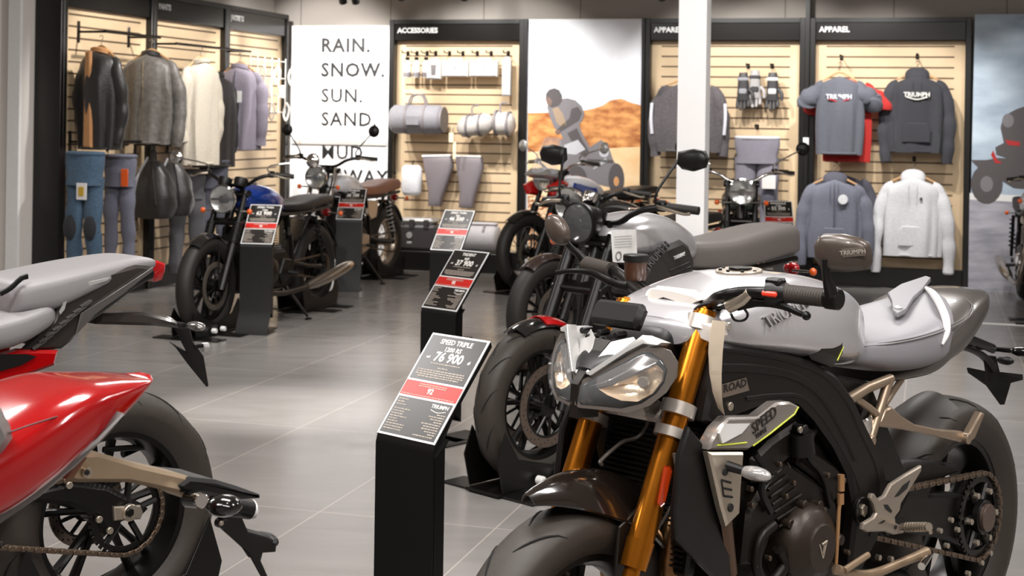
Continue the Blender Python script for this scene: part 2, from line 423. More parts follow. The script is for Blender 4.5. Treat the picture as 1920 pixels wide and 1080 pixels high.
def tyre_prof(Rr, rim, w_, n=10):
    h = Rr-rim; P = [(rim-.006, -w_*.36), (rim+h*.12, -w_*.44), (rim+h*.38, -w_*.5)]
    for i in range(n+1):
        a = math.pi*(i/n); x = -math.cos(a)*w_*.5; P.append((rim+h*(.46+.54*math.sin(a)**.75), x))
    P += [(rim+h*.38, w_*.5), (rim+h*.12, w_*.44), (rim-.006, w_*.36)]
    return P
def make_wheel(B, name, u, z, Rr, rim, tw, style='cast', nsp=5, rimmat=None, disc_w=None, disc_r=.15, knob=False, two=True, grooves=0, seg=56, label=None, discmat=None, hubw=.055):
    ax = (0, 1, 0); c = (u, 0, z); rimmat = rimmat or BLKM; m = M()
    rw = tw*.36
    m.lathe([(rim+.004, -rw), (rim+.006, -rw+.006), (rim-.012, -rw+.016), (rim-.022, -rw*.4), (rim-.024, rw*.4), (rim-.012, rw-.016), (rim+.006, rw-.006), (rim+.004, rw), (rim-.02, rw-.004), (rim-.034, rw*.4), (rim-.034, -rw*.4), (rim-.02, -rw+.004)], c, ax, seg, closed_prof=True)
    m.disc(c, ax, .036, hubw*2, 20)
    if style == 'cast':
        for k in range(nsp):
            a0 = 2*math.pi*k/nsp+.3
            for da in (-.16, .16):
                a = a0+da; e = a0+da*.35
                p0 = V((u+math.cos(e)*.03, 0, z+math.sin(e)*.03)); p1 = V((u+math.cos(a)*(rim-.028), 0, z+math.sin(a)*(rim-.028)))
                m.tube([p0, (p0+p1)/2, p1], [.013, .0095, .012], 8, 1, flat=1.5, up=(-math.sin(a), 0, math.cos(a)))
    else:
        random.seed(4)
        for k in range(nsp):
            a = 2*math.pi*k/nsp; sd = 1 if k % 2 else -1; off = .32*(1 if (k//2) % 2 else -1)
            p0 = V((u+math.cos(a+off*3)*.032, sd*hubw*.7, z+math.sin(a+off*3)*.032)); p1 = V((u+math.cos(a)*(rim-.02), 0, z+math.sin(a)*(rim-.02)))
            m.tube([p0, p1], .0024, 5)
    whl = obj(name, m, rimmat, B.root)
    if label: whl['label'] = label
    m = M(); m.lathe(tyre_prof(Rr, rim, tw, 12 if not knob else 10), c, ax, seg)
    if knob:
        nk = 34
        for k in range(nk):
            a = 2*math.pi*k/nk
            for j, off in enumerate((-.36, -.12, .12, .36)):
                aa = a+(.5 if j % 2 else 0)*2*math.pi/nk; rr = Rr*(1 if abs(off) < .2 else .975)-.004
                rot = Matrix.Rotation(-aa+math.pi/2, 3, 'Y')
                m.box((u+math.cos(aa)*rr, off*tw, z+math.sin(aa)*rr), (.036, tw*.17, .016), rot)
    if grooves:
        m.mt(1)
        for k in range(grooves):
            a = 2*math.pi*k/grooves
            for sd in (-1, 1):
                pts = []
                for i in range(7):
                    t = i/6; x = (.08+.40*t)*tw*sd; aa = a+(.0 if sd > 0 else math.pi/grooves)+.34*t
                    hh = Rr-rim; ang = math.acos(max(-1, min(1, -x/(tw*.5)))); rr = rim+hh*(.46+.54*max(0., math.sin(ang))**.75)+.0002
                    pts.append((u+math.cos(aa)*rr, x, z+math.sin(aa)*rr))
                m.tube(pts, [.0008, .0022, .003, .003, .0028, .002, .0008], 6)
    obj('tyre', m, [RUBT if grooves or knob else RUB, GROOVE], whl, ang=30)
    if disc_w:
        for sd in ((1, -1) if two else (1,)):
            m = M(); y = disc_w*sd; cc = (u, y, z)
            m.lathe([(disc_r, -.0025), (disc_r, .0025), (disc_r*.78, .0025), (disc_r*.78, -.0025)], cc, ax, 40, closed_prof=True)
            m.mt(1); m.lathe([(disc_r*.79, -.002), (disc_r*.79, .002), (disc_r*.72, .003), (disc_r*.72, -.003)], cc, ax, 30, closed_prof=True)
            for k in range(10):
                a = 2*math.pi*k/10; m.tube([(u+math.cos(a)*.035, y, z+math.sin(a)*.035), (u+math.cos(a+.25)*disc_r*.74, y, z+math.sin(a+.25)*disc_r*.74)], .006, 6)
            m.disc(cc, ax, .042, .01, 20)
            m.mt(2)
            for k in range(44):
                a = 2*math.pi*k/44; rr = disc_r*(.83+.055*(k % 3)); m.disc((u+math.cos(a)*rr, y, z+math.sin(a)*rr), ax, .0032, .0062, 6, b=.0002)
            obj('brake_disc', m, [discmat or DISC, BLKM, HOLE], whl)
    return whl
def make_chain(B, par, c0, r0, c1, r1, w_, n=96, mt_=None):
    """roller chain round the sprocket c0 (rear, radius r0) and c1 (front)"""
    c0 = V(c0); c1 = V(c1); d = (c1-c0); L_ = d.length; t = d/L_; nrm = V((-t.y, t.x)); path = []
    for i in range(25):
        a = math.pi/2+math.pi*i/24; path.append(c0+(t*math.cos(a)+nrm*math.sin(a))*r0)
    for i in range(1, 20): path.append((c0-nrm*r0).lerp(c1-nrm*r1, i/20))
    for i in range(13):
        a = -math.pi/2+math.pi*i/12; path.append(c1+(t*math.cos(a)+nrm*math.sin(a))*r1)
    for i in range(1, 20): path.append((c1+nrm*r1).lerp(c0+nrm*r0, i/20))
    path.append(path[0]); acc = [0]
    for a, b in zip(path, path[1:]): acc.append(acc[-1]+(b-a).length)
    m = M(); j = 0
    def P(s_):
        s_ %= acc[-1]
        for i in range(len(acc)-1):
            if acc[i+1] >= s_: return path[i].lerp(path[i+1], (s_-acc[i])/max(1e-9, acc[i+1]-acc[i]))
        return path[-1]
    st = acc[-1]/n
    for k in range(n):
        a, b = P(k*st), P((k+1)*st); mid = (a+b)/2; dr = (b-a).normalized(); ang = math.atan2(dr.y, dr.x)
        rot = Matrix.Rotation(-ang, 3, 'Y'); off = .0075 if k % 2 else .0045
        for sd in (-1, 1): m.box((mid.x, w_+sd*off, mid.y), (st*1.25, .002, .012), rot, b=.0009)
        m.disc((a.x, w_, a.y), (0, 1, 0), .0045, .019, 8)
    return obj('chain', m, mt_ or CHAINM, par)
CHAINM = mat('chain_steel', (112, 96, 82), .35, .85)
CLEAR = mat('clear_lens_plastic', (238, 240, 242), .04, coat=1., alpha=.07, var=0)
def make_chock(x, y, yaw, sc_=1., w_=.16, h=.2, label='', group='black wheel chocks under the display motorcycles'):
    """display wheel holder: curved cradle, floor plate and two rollers; local x = wheel heading"""
    t = thing('wheel_chock', label, 'wheel stand', (x, y, 0), yaw, group, sc_)
    m = M()
    for sd in (-1, 1):
        m.prism([(-.27, .02), (-.30, .16), (-.26, h+.02), (-.18, .13), (0, .085), (.18, .13), (.25, h), (.29, .14), (.26, .02)], sd*w_/2-.003, sd*w_/2+.003, .001)
    m.box((0, 0, .012), (.56, w_, .012)); obj('cradle', m, BLKM, t)
    m = M(); m.box((-.06, 0, .004), (.14, w_+.34, .008), b=.002); m.box((.2, 0, .004), (.12, w_+.3, .008), b=.002); obj('base_plate', m, BLKM, t)
    for sx in (-.02, .09):
        m = M(); m.disc((sx, w_/2+.03, .045), (0, 1, 0), .016, .03, 14); obj('roller', m, WHT, t, )
    return t
# ================================================================== FOREGROUND MOTORCYCLE
H = Bike('motorcycle', 'silver naked motorcycle in the foreground with gold forks and twin headlights', HERO[0], HERO[1])
HR = H.root; Q = H.q
TANKP = mat('silver_grey_tank_paint', (204, 202, 205), .24, .55, coat=.8, var=.02)
DARKP = mat('graphite_panel', (30, 25, 21), .38, .2, bump=.06, scale=260)
TAILP = mat('graphite_tail_paint', (92, 87, 84), .3, .45, coat=.4, var=.03)
CARB = mat('carbon_fender', (30, 23, 19), .14, .2, coat=.9, scale=300)
YEL = mat('acid_yellow_stripe', (196, 204, 62), .4)
FU, FZ = 1.485, .31
fw = make_wheel(H, 'front_wheel', FU, FZ, .302, .22, .122, 'cast', 5, disc_w=.062, disc_r=.16, grooves=13, seg=72)
rw = make_wheel(H, 'rear_wheel', 0, .32, .322, .222, .19, 'cast', 5, disc_w=-.075, disc_r=.11, two=False, grooves=13, seg=72)
# --- front end
def fk(z): return 1.203+(.957-z)*.47
for sd in (1, -1):
    y = .105*sd
    m = M(); m.tube([(fk(.972), y, .972), (fk(.8), y, .8), (fk(.66), y, .66), (fk(.53), y, .53)], [.0268, .0268, .0262, .0262], 20)
    m.tube([(fk(.55), y, .55), (fk(.50), y, .50)], [.0285, .0265], 20)
    f = obj('fork_tube', m, GOLD, HR); f['label'] = 'gold anodised fork tube'
    m = M(); m.disc((fk(.972)-.002, y, .974), (fk(0)-fk(1), 0, -1), .024, .014, 20); m.disc((fk(.975)-.003, y, .981), (fk(0)-fk(1), 0, -1), .012, .012, 6); obj('fork_cap', m, GOLD, f)
    m = M(); m.tube([(fk(.52), y, .52), (fk(.40)-.002, y, .40), (FU+.005, y*.98, .33)], [.0165, .0165, .018], 14); m.mt(1)
    m.prism([(FU-.04, .27), (FU-.045, .33), (FU-.01, .41), (fk(.42)+.02, .41), (FU+.04, .31), (FU+.02, .265)], y-.018, y+.018, .005)
    m.disc((FU, y+sd*.012, FZ), (0, 1, 0), .018, .03, 14); obj('fork_lower', m, [GOLD, BLKM], f)
    m = M(); m.prism([(FU-.155, .30), (FU-.15, .40), (FU-.09, .43), (FU-.065, .41), (FU-.07, .31), (FU-.10, .27)], sd*.075-.026, sd*.075+.026, .008)
    for zz in (.33, .38): m.disc((FU-.11, sd*.103, zz), (0, 1, 0), .016, .012, 16)
    obj('brake_caliper', m, BLKM, HR)
# clamps
m = M()
for z, th in ((.952, .03),):
    for sd in (1, -1): m.lathe([(.027, -th/2), (.036, -th/2), (.036, th/2), (.027, th/2)], (fk(z), .105*sd, z), (fk(0)-fk(1), 0, -1), 24, closed_prof=True)
m.box((fk(.965)-.012, 0, .965), (.06, .19, .024), b=.006)
for sd in (1, -1): m.disc((fk(.952)-.03, .105*sd+.012, .952), (0, 1, 0), .008, .07, 12)
obj('top_clamp', m, mat('silver_clamp', (214, 205, 196), .3, .6), HR); m = M()
for z, th in ((.79, .026), (.745, .02)):
    for sd in (1, -1): m.lathe([(.027, -th/2), (.036, -th/2), (.036, th/2), (.027, th/2)], (fk(z), .105*sd, z), (fk(0)-fk(1), 0, -1), 24, closed_prof=True)
m.box((fk(.77)-.018, 0, .775), (.055, .17, .02), Matrix.Rotation(.43, 3, 'Y'), b=.005)
m.prism([(-.04, 0), (.04, 0), (.02, .05), (-.02, .05)], -.03, .03, .004, fn=lambda u, w_, z: (fk(.77)+w_*.3, u, .76+z))
obj('triple_clamp', m, mat('silver_clamp', (214, 205, 196), .3, .6), HR)
# fender
def fend(m, cu, cz, a0, a1, rr, hwf, drop=.07, th=.004, n=20, k=12):
    """curved mudguard, a = angle from +u over the top"""
    rings = []
    for i in range(n+1):
        t = i/n; a = R(a0+(a1-a0)*t); hw = hwf(t); o, inn = [], []
        for j in range(k+1):
            b_ = -1+2*j/k; d = (1-math.cos(b_*1.3))*drop*hw/.08
            o.append((cu+math.cos(a)*(rr-d), b_*hw, cz+math.sin(a)*(rr-d))); inn.append((cu+math.cos(a)*(rr-d-th), b_*hw*.95, cz+math.sin(a)*(rr-d-th)))
        rings.append(o+inn[::-1])
    m.loft(rings)
m = M(); fend(m, FU, FZ, 70, 136, .372, lambda t: .014+.064*math.sin(min(1, t*1.5+.04)*math.pi/2), .125)
fn_ = obj('front_fender', m, CARB, HR, ang=60); fn_['label'] = 'glossy dark carbon front mudguard'
m = M()
for sd in (1, -1):
    m.prism([(FU-.06, .575), (FU-.115, .60), (FU-.15, .575), (FU-.13, .47), (FU-.06, .40), (FU-.035, .36), (FU-.02, .40), (FU-.05, .47)], sd*.072-.004, sd*.072+.004, .002)
    m.disc((FU-.07, sd*.08, .42), (0, 1, 0), .009, .01, 12)
obj('fender_bracket', m, DARKP, HR)
for sd in (1,):
    m = M(); a = Q(1246, 905, .135); c = [Q(1244, 872, .137), Q(1254, 873, .137), Q(1257, 882, .137), Q(1243, 944, .137), Q(1236, 950, .137), Q(1231, 944, .137)]
    c = [(p.x, p.y*sd, p.z) for p in c]; slab(m, c, (0, .006*sd, 0), .006); r_ = obj('reflector', m, mat('amber_reflector', (170, 52, 12), .25, coat=.4), HR)
# brake hoses
m = M()
m.tube([Q(1290, 590, .03), Q(1262, 640, .05), Q(1212, 800, .02), Q(1165, 830, .0), Q(1128, 862, .0), Q(1128, 872, .0)], .0042, 8, 6)
m.tube([Q(1264, 850, .14), Q(1271, 900, .145), Q(1268, 930, .145), Q(1250, 965, .13), Q(1228, 1000, .11), Q(1215, 1040, .08)], .0036, 8, 6)
obj('brake_hose', m, mat('hose_rubber', (84, 76, 70), .4), HR)
# --- headlights: symmetrical pair
HN = V((1, .62, .30)); HP0 = V((1.475, 0, .83))
def hp(x, y, lift=0.):
    p = Q(x, y, n=HN, p=HP0); return p+V((1, .2, .1))*lift
def mir(ps, sd): return [(p[0], p[1]*sd, p[2]) for p in ps]
lens = [(1085, 752), (1090, 723), (1128, 701), (1166, 681), (1204, 661), (1221, 660), (1243, 675), (1253, 694), (1247, 718), (1232, 738), (1204, 757), (1167, 766), (1128, 762), (1092, 759)]
case = [(1080, 758), (1084, 718), (1126, 694), (1170, 672), (1206, 652), (1232, 649), (1258, 657), (1272, 679), (1270, 706), (1251, 735), (1221, 760), (1180, 774), (1128, 768), (1088, 764)]
hood = [(1098, 697), (1145, 640), (1188, 631), (1192, 637), (1150, 668), (1106, 700)]
bar_ = [(1103, 700), (1177, 652), (1210, 628), (1246, 642), (1238, 647), (1212, 643), (1178, 660), (1112, 704)]
bead = mat('headlight_reflector', (236, 214, 186), .2, .55, bump=.4, scale=60)
for sd in (1, -1):
    C_ = [hp(*p) for p in case]; L_ = [hp(*p, .006) for p in lens]
    m = M(); c0 = sum(C_, V((0, 0, 0)))/len(C_)
    I = [hp(*p, .004) for p in lens]
    back = [p+V((-.055, -.01, -.005))+(c0-p)*.30 for p in C_]
    # ring rim -> side wall; resample: same count
    m.loft([mir(I, sd), mir([p+V((.004, 0, 0)) for p in C_], sd), mir(C_, sd), mir(back, sd)], caps=False)
    m.add(mir(back, sd), [tuple(range(len(back)))])
    hl = obj('headlight', m, mat('headlight_case_silver', (120, 112, 106), .25, .6, coat=.5), HR)
    m = M(); m.loft([mir([p-V((.004, 0, 0)) for p in I], sd), mir([p-V((.012, 0, 0))+(c0-p)*.06 for p in I], sd), mir([p-V((.05, 0, 0))+(c0-p)*.15 for p in I], sd)], caps=False); bk_ = [p-V((.05, 0, 0))+(c0-p)*.15 for p in I]; m.add(mir(bk_, sd), [tuple(range(len(bk_)))]); obj('headlight_bowl', m, mat('headlight_bezel_dark', (34, 31, 30), .2, .4, coat=.4), hl)
    rf = [hp(*p, .001) for p in [(1122, 729), (1150, 723), (1180, 706), (1208, 689), (1230, 684), (1243, 696), (1241, 715), (1224, 738), (1196, 753), (1165, 751), (1140, 741)]]
    m = M(); c2 = sum(rf, V((0, 0, 0)))/len(rf)
    m.loft([mir([c2+(p-c2)*k_-V((.03*math.sqrt(1-k_*k_), 0, 0)) for p in rf], sd) for k_ in (.05, .3, .55, .78, .93, 1.)], caps=False)
    m.mt(1); bb = hp(1206, 716, -.004); ax = V((1, .5, .1)).normalized(); m.disc((bb[0], bb[1]*sd, bb[2]), (ax.x, ax.y*sd, ax.z), .011, .03, 16)
    obj('reflector_bowl', m, [bead, mat('bulb_glass', (120, 112, 104), .1, .3)], hl, ang=25)
    dk = [hp(*p, .003) for p in [(1120, 707), (1205, 664), (1236, 676), (1226, 686), (1150, 722), (1118, 728)]]
    m = M(); slab(m, mir(dk, sd), (-.015, 0, 0), .002); obj('running_light_bar', m, mat('running_light_dark', (84, 78, 76), .15, .3, coat=.8), hl)
    m = M(); c1 = sum(L_, V((0, 0, 0)))/len(L_)
    m.loft([mir([c1+(p-c1)*k_+V((.02*math.sqrt(1-k_*k_), .01*math.sqrt(1-k_*k_), 0)) for p in L_], sd) for k_ in (.05, .4, .7, .9, 1.)], caps=False)
    obj('lens', m, CLEAR, hl, ang=80)
    m = M(); P_ = [hp(*p, .012) for p in bar_]; slab(m, mir(P_, sd), (-.03, 0, -.004), .0015); obj('brow_panel', m, SIL, HR)
    hd, nn = (([(1098, 697), (1145, 640), (1188, 631), (1192, 637), (1150, 668), (1106, 700)], (.64, .3, .77)) if sd > 0 else ([(1079, 699), (1073, 696), (1064, 650), (1063, 614), (1080, 610), (1105, 610), (1116, 633), (1110, 652)], (.64, -.3, .77)))
    P_ = [Q(x, y, n=nn, p=(1.46, 0, .872)) for x, y in hd]; m = M(); slab(m, P_, (-.016, 0, -.02), .0015); obj('flyscreen_panel', m, SIL, HR)
m = M(); slab(m, [Q(x, y, n=(.64, 0, .77), p=(1.452, 0, .866)) for x, y in [(1079, 700), (1110, 652), (1116, 633), (1145, 638), (1098, 697)]], (-.02, 0, -.02)); obj('flyscreen_center', m, DARKP, HR)
m = M()
m.loft([[(1.482, y, .785), (1.478, y, .85), (1.455, y, .872), (1.42, y*1.5, .88), (1.42, y*1.5, .78)] for y in (-.009, .009)]); obj('headlight_spine', m, DARKP, HR)
# dark nose infill and instrument binnacle
m = M(); m.body([(1.18, .93, .84, .89, .05, .5, .6), (1.26, .945, .82, .89, .07, .5, .6), (1.35, .925, .80, .87, .075, .5, .6), (1.42, .90, .80, .85, .05, .5, .6), (1.45, .88, .80, .84, .03, .6, .6)], 3)
obj('nose_fairing', m, BLK, HR)
dc = Q(1160, 590, -.02); rt_ = Matrix.Rotation(-.55, 3, 'Y')
m = M(); m.box(dc, (.03, .13, .055), rt_, b=.010); d_ = obj('instrument_display', m, BLK, HR)
m = M(); m.box(dc+rt_@V((-.017, 0, 0)), (.004, .11, .045), rt_, b=.001); obj('screen', m, BLKG, d_)
m = M()
for k in range(9): m.disc(dc+V((.03, -.06+k*.015, -.035-.012*(k % 3))), (1, 0, 0), .007, .03, 8)
obj('display_bracket', m, BLK, HR)
m = M(); slab(m, [Q(x, y, n=(1, 0, 0), p=(1.225, 0, 0)) for x, y in [(1210, 583), (1262, 600), (1262, 607), (1240, 640), (1205, 640), (1205, 600)]], (-.03, 0, 0), .002); obj('headstock_cover', m, mat('smoked_panel', (74, 64, 56), .35, .2), HR)
m = M(); slab(m, [Q(x, y, n=(1, 0, 0), p=(1.235, 0, 0)) for x, y in [(1210, 580), (1264, 599), (1264, 606), (1210, 590)]], (-.03, 0, 0), .001); obj('headstock_trim', m, WHT, HR)
# --- handlebar
bp = [(1268, 567, 0), (1318, 575, .08), (1350, 556, .16), (1390, 549, .21), (1430, 549, .26), (1470, 550, .30), (1553, 559, .405)]
PL = [Q(*p) for p in bp]
bpr = [(1230, 560, -.08), (1195, 545, -.16), (1172, 522, -.24), (1150, 508, -.30), (1098, 494, -.405)]
PR_ = [Q(*p) for p in bpr]
m = M(); m.tube(PR_[::-1]+PL, .0125, 14, 5); hb = obj('handlebar', m, BLKM, HR)
for G in ((PL[-2], PL[-1]), (PR_[-2], PR_[-1])):
    m = M(); a, b_ = G; d = (b_-a).normalized(); m.tube([a+d*.004, a+d*.01, b_], [.021, .0175, .0175], 18)
    for k in range(14): m.tube([a.lerp(b_, .1+k*.06), a.lerp(b_, .11+k*.06+.015)], .0182, 18)
    obj('grip', m, mat('grip_rubber', (58, 51, 46), .7, bump=.3, scale=300), hb)
m = M(); a = PL[4].lerp(PL[5], .2); b_ = PL[5]; m.tube([a, a.lerp(b_, .5), b_+(b_-a)*.1], [.024, .026, .022], 12); m.box(a.lerp(b_, .5)+V((0, 0, .02)), (.03, .035, .02), b=.004)
m.mt(1); p = Q(1433, 550, .27)+V((.012, .0, 0)); m.box(a.lerp(b_, .55)+V((.024, 0, .0)), (.01, .034, .011), b=.003); obj('switch_gear', m, [BLK, mat('red_button', (232, 60, 36), .4)], hb)
# levers
m = M(); m.tube([Q(1382, 572, .2), Q(1410, 566, .235), Q(1440, 568, .27), Q(1470, 575, .31), Q(1495, 586, .34), Q(1511, 592, .36)], [.012, .011, .0085, .007, .006, .0055], 10, 4, flat=.6); m.sph(Q(1512, 592, .362), .009); obj('clutch_lever', m, BLKM, hb)
m = M(); m.tube([Q(1365, 575, .18), Q(1395, 560, .215), Q(1408, 548, .235)], [.014, .016, .012], 10); obj('lever_bracket', m, ALU, hb)
m = M(); m.tube([Q(1190, 540, -.19), Q(1150, 531, -.24), Q(1110, 512, -.31), Q(1072, 508, -.36), Q(1042, 512, -.40)], [.012, .010, .008, .006, .006], 10, 4, flat=.6); obj('brake_lever', m, BLKM, hb)
# reservoir
p = Q(1192, 500, -.2); m = M(); m.lathe([(0, -.03), (.024, -.03), (.026, -.02), (.026, .012), (0, .012)], p, (0, 0, 1), 20); m.mt(1); m.disc(p+V((0, 0, .02)), (0, 0, 1), .029, .016, 24); m.tube([p-V((0, 0, .03)), p-V((0, 0, .06))+V((-.03, .03, 0)), Q(1232, 560, -.1)], .004, 8, 4)
obj('brake_reservoir', m, [mat('amber_fluid_cup', (62, 36, 20), .3, coat=.4), BLK], hb)
# risers wrapped white
m = M(); rise = mat('white_riser_wrap', (228, 220, 212), .45)
pc = Q(1268, 567, 0)
for wy in (-.05, .05):
    m.lathe([(.014, -.017), (.024, -.017), (.024, .017), (.014, .017)], (pc.x, wy, pc.z), (0, 1, 0), 20, closed_prof=True)
    m.tube([(pc.x, wy, pc.z-.02), (fk(.965)-.02, wy*.9, .972)], [.017, .02], 12)
m.tube([(pc.x, -.05, pc.z+.022), (pc.x, .05, pc.z+.022)], .009, 8); 
n_ = (1, 0, 0); pu = (pc.x+.035, 0, 0)
arch = [(1213, 548), (1222, 540), (1262, 545), (1300, 556), (1311, 563), (1300, 568), (1288, 578), (1284, 603), (1278, 603), (1276, 575), (1266, 563), (1242, 556), (1232, 560), (1228, 572), (1244, 576), (1240, 593), (1224, 592), (1214, 583)]
slab(m, [Q(x, y, n=n_, p=pu) for x, y in arch], (-.05, 0, 0), .002)
cl_ = [(1274, 604), (1300, 600), (1336, 612), (1338, 632), (1332, 643), (1300, 630), (1278, 622)]
slab(m, [Q(x, y, n=n_, p=(fk(.96)+.034, 0, 0)) for x, y in cl_], (-.05, 0, 0), .003)
obj('handlebar_riser', m, rise, HR)
m = M(); m.disc(Q(1288, 617, n=n_, p=(fk(.96)+.036, 0, 0)), (1, .2, 0), .008, .008, 14); obj('clamp_bolt', m, mat('bolt_tan', (176, 152, 130), .35, .8), HR)
m = M()
m.tube([Q(1295, 590, .06), Q(1335, 578, .12), Q(1390, 577, .18), Q(1420, 572, .22)], .0035, 8, 5); m.tube([Q(1290, 600, .06), Q(1310, 575, .1), Q(1345, 567, .15), Q(1375, 568, .19)], .0035, 8, 5); m.tube([Q(1370, 588, .17), Q(1378, 600, .17), Q(1395, 600, .18), Q(1402, 590, .19), Q(1395, 578, .2)], .0028, 8, 5)
m.tube([Q(1420, 545, .24), Q(1310, 600, .07), Q(1262, 650, .05), Q(1240, 680, .04)], .005, 8, 5)
obj('control_cable', m, BLK, HR)
# bar-end mirror (left) + stem
e = Q(1562, 560, .415); h0 = Q(1547, 484, .43)
m = M(); m.tube([e+V((0, .0, -.005)), Q(1556, 540, .42), Q(1550, 520, .425), h0], [.014, .012, .0085, .008], 12, 4); m.disc(e, (0, 1, 0), .021, .03, 18); mr_ = obj('mirror_stem', m, BLKM, HR)
out = [(1535, 443), (1544, 438.5), (1577, 439), (1607, 446), (1624, 456), (1628, 470), (1630, 491), (1624, 506), (1589, 510.5), (1562, 509), (1540, 503), (1528, 484), (1526, 461)]
mp_ = V((h0.x-.01, .43, h0.z)); O_ = [Q(x, y, n=(1, .35, 0), p=mp_) for x, y in out]
m = M(); dome(m, O_, (-.012, 0, 0), .016); mh = obj('mirror', m, mat('mirror_shell', (74, 64, 57), .32, .2, coat=.2), mr_, ang=50)
m = M(); slab(m, [V(p)+V((-.0125, 0, 0))+(V(mp_)-V(p))*.06 for p in O_], (-.002, 0, 0)); obj('mirror_glass', m, CHR, mr_)
m = M(); sgn = [Q(x, y, n=(1, .35, 0), p=mp_+V((.0135, 0, 0))) for x, y in [(1579, 467), (1622, 463), (1623, 479), (1582, 483)]]
slab(m, sgn, (.0035, 0, 0), .0006); m.mt(1)
fx = (sgn[1]-sgn[0]).normalized(); fy = (sgn[0]-sgn[3]).normalized(); cc = sum(sgn, V((0, 0, 0)))/4+V((.005, 0, 0))
text_into(m, 'TRIUMPH', .0115, frame_mtx(cc, fx, fy), ext=.0004); obj('mirror_badge', m, [mat('badge_dark', (92, 82, 74), .5), mat('badge_light', (176, 168, 158), .5)], mr_)
# far bar-end mirror, back of its shell turned to the viewer
e = PR_[-1]; m = M(); m.tube([e, Q(1086, 478, e.y-.01), Q(1072, 466, e.y-.02), Q(1055, 448, e.y-.03)], [.014, .010, .008, .008], 10, 4); ms_ = obj('mirror_stem', m, BLKM, HR)
pm = Q(1043, 431, e.y-.03); el = []
for k in range(18):
    a = 2*math.pi*k/18; x_, y_ = 18*math.cos(a), 31*math.sin(a); c_, s_2 = math.cos(-.42), math.sin(-.42); el.append((1043+x_*c_-y_*s_2, 431+x_*s_2+y_*c_))
m = M(); dome(m, [Q(x, y, n=(1, 0, 0), p=pm) for x, y in el], (-.012, 0, 0), .014); obj('mirror', m, MATS['mirror_shell'], ms_)
# --- tank
m = M(); m.body([(.515, .93, .84, .88, .03, .7, .6), (.545, .948, .82, .87, .075, .65, .6), (.60, .972, .80, .87, .125, .6, .6), (.69, 1.003, .81, .885, .158, .6, .65), (.82, 1.030, .835, .90, .176, .58, .7), (.96, 1.034, .86, .92, .178, .56, .7), (1.10, 1.014, .885, .93, .165, .56, .7), (1.20, .99, .90, .937, .14, .6, .7), (1.25, .965, .91, .935, .10, .7, .7)], 5, 48)
tk = obj('fuel_tank', m, TANKP, HR, ang=60)
m = M(); m.disc((.93, 0, 1.034), (.06, 0, 1), .052, .012, 32); m.mt(1)
for k in range(8): m.disc((.93+.042*math.cos(k*.785), .042*math.sin(k*.785), 1.040), (0, 0, 1), .004, .004, 8)
m.disc((.925, 0, 1.042), (0, 0, 1), .026, .006, 24); obj('filler_cap', m, [ALU, BLKM], tk)
m = M(); kn = H.uz([(1556, 568), (1572, 590), (1581, 625), (1582, 665), (1568, 690), (1530, 676), (1520, 660), (1522, 634), (1534, 600)], .16)
m.prism(kn, .09, .171, .022); k2 = obj('knee_panel', m, DARKP, tk)
m = M(); m.prism(kn, -.171, -.09, .022); obj('knee_panel', m, DARKP, tk)
m = M(); a = Q(1582, 650, .172); b_ = Q(1570, 676, .172); m.tube([a, b_], [.0008, .0016], 6); obj('accent_stripe', m, YEL, tk)
def flat_text(s, x, y, w_, size, slant, par, mt_, name='lettering', lean=None, ext=.001, off=.0, sx=1., n=(0, 1, 0)):
    p = Q(x, y, w_); c_, s_ = math.cos(R(slant)), math.sin(R(slant))
    # reads from the left side: text x runs toward the rear (-u)
    xa = V((-c_, 0, s_)); ya = V(lean) if lean else V((s_, 0, c_))
    return text_mesh(name, s, size, mt_, par, frame_mtx(p, xa, ya), ext=ext, off=off, sx=sx)
flat_text('TRIUMPH', 1474, 586, .174, .038, 12, tk, mat('grey_tank_lettering', (122, 118, 118), .4), lean=(.1, -.55, .83), ext=.004)
# --- seat, tail
m = M(); m.body([(.66, .865, .81, .835, .085, .5, .7), (.58, .862, .79, .825, .125, .4, .7), (.44, .864, .765, .815, .150, .36, .7), (.30, .880, .755, .82, .160, .36, .7), (.22, .893, .765, .825, .150, .38, .7), (.15, .908, .78, .84, .118, .42, .7), (.09, .922, .82, .87, .075, .5, .7), (.05, .925, .85, .88, .03, .6, .7)], 5, 44)
SEATG = mat('grey_seat_vinyl', (130, 127, 132), .42, bump=.12, scale=500)
st = obj('seat', m, SEATG, HR, ang=60)
m = M(); sm_ = [(.60, .118), (.5, .142), (.38, .158), (.26, .163), (.15, .158), (.085, .14), (.055, .105)]
for off in (0, .006):
    m.tube([(u, w_*(.985-off*6), {0: .852, 1: .852, 2: .857, 3: .868, 4: .885, 5: .905, 6: .918}[i]-.004+off*.6) for i, (u, w_) in enumerate(sm_)], .0016, 6, 5)
obj('seam_piping', m, mat('grey_piping', (96, 92, 92), .5), st)
m = M(); m.body([(.42, .765, .735, .75, .10, .7, .7), (.30, .80, .74, .775, .148, .6, .7), (.22, .865, .76, .81, .157, .5, .7), (.15, .895, .775, .83, .156, .5, .7), (.05, .922, .815, .865, .142, .5, .7), (-.04, .928, .85, .89, .118, .6, .7), (-.13, .926, .878, .90, .075, .6, .7), (-.20, .908, .888, .898, .03, .6, .7), (-.215, .90, .893, .896, .012, .6, .7)], 5, 36)
tl = obj('tail_cowl', m, TAILP, HR, ang=60)
m = M(); m.tube([Q(1736, 540, -.01), Q(1750, 552, .055), Q(1763, 572, .11), Q(1774, 600, .148), Q(1775, 625, .162), Q(1767, 646, .163)], [.005, .011, .012, .012, .010, .004], 12, 5, flat=.8); obj('white_stripe', m, WHT, tl)
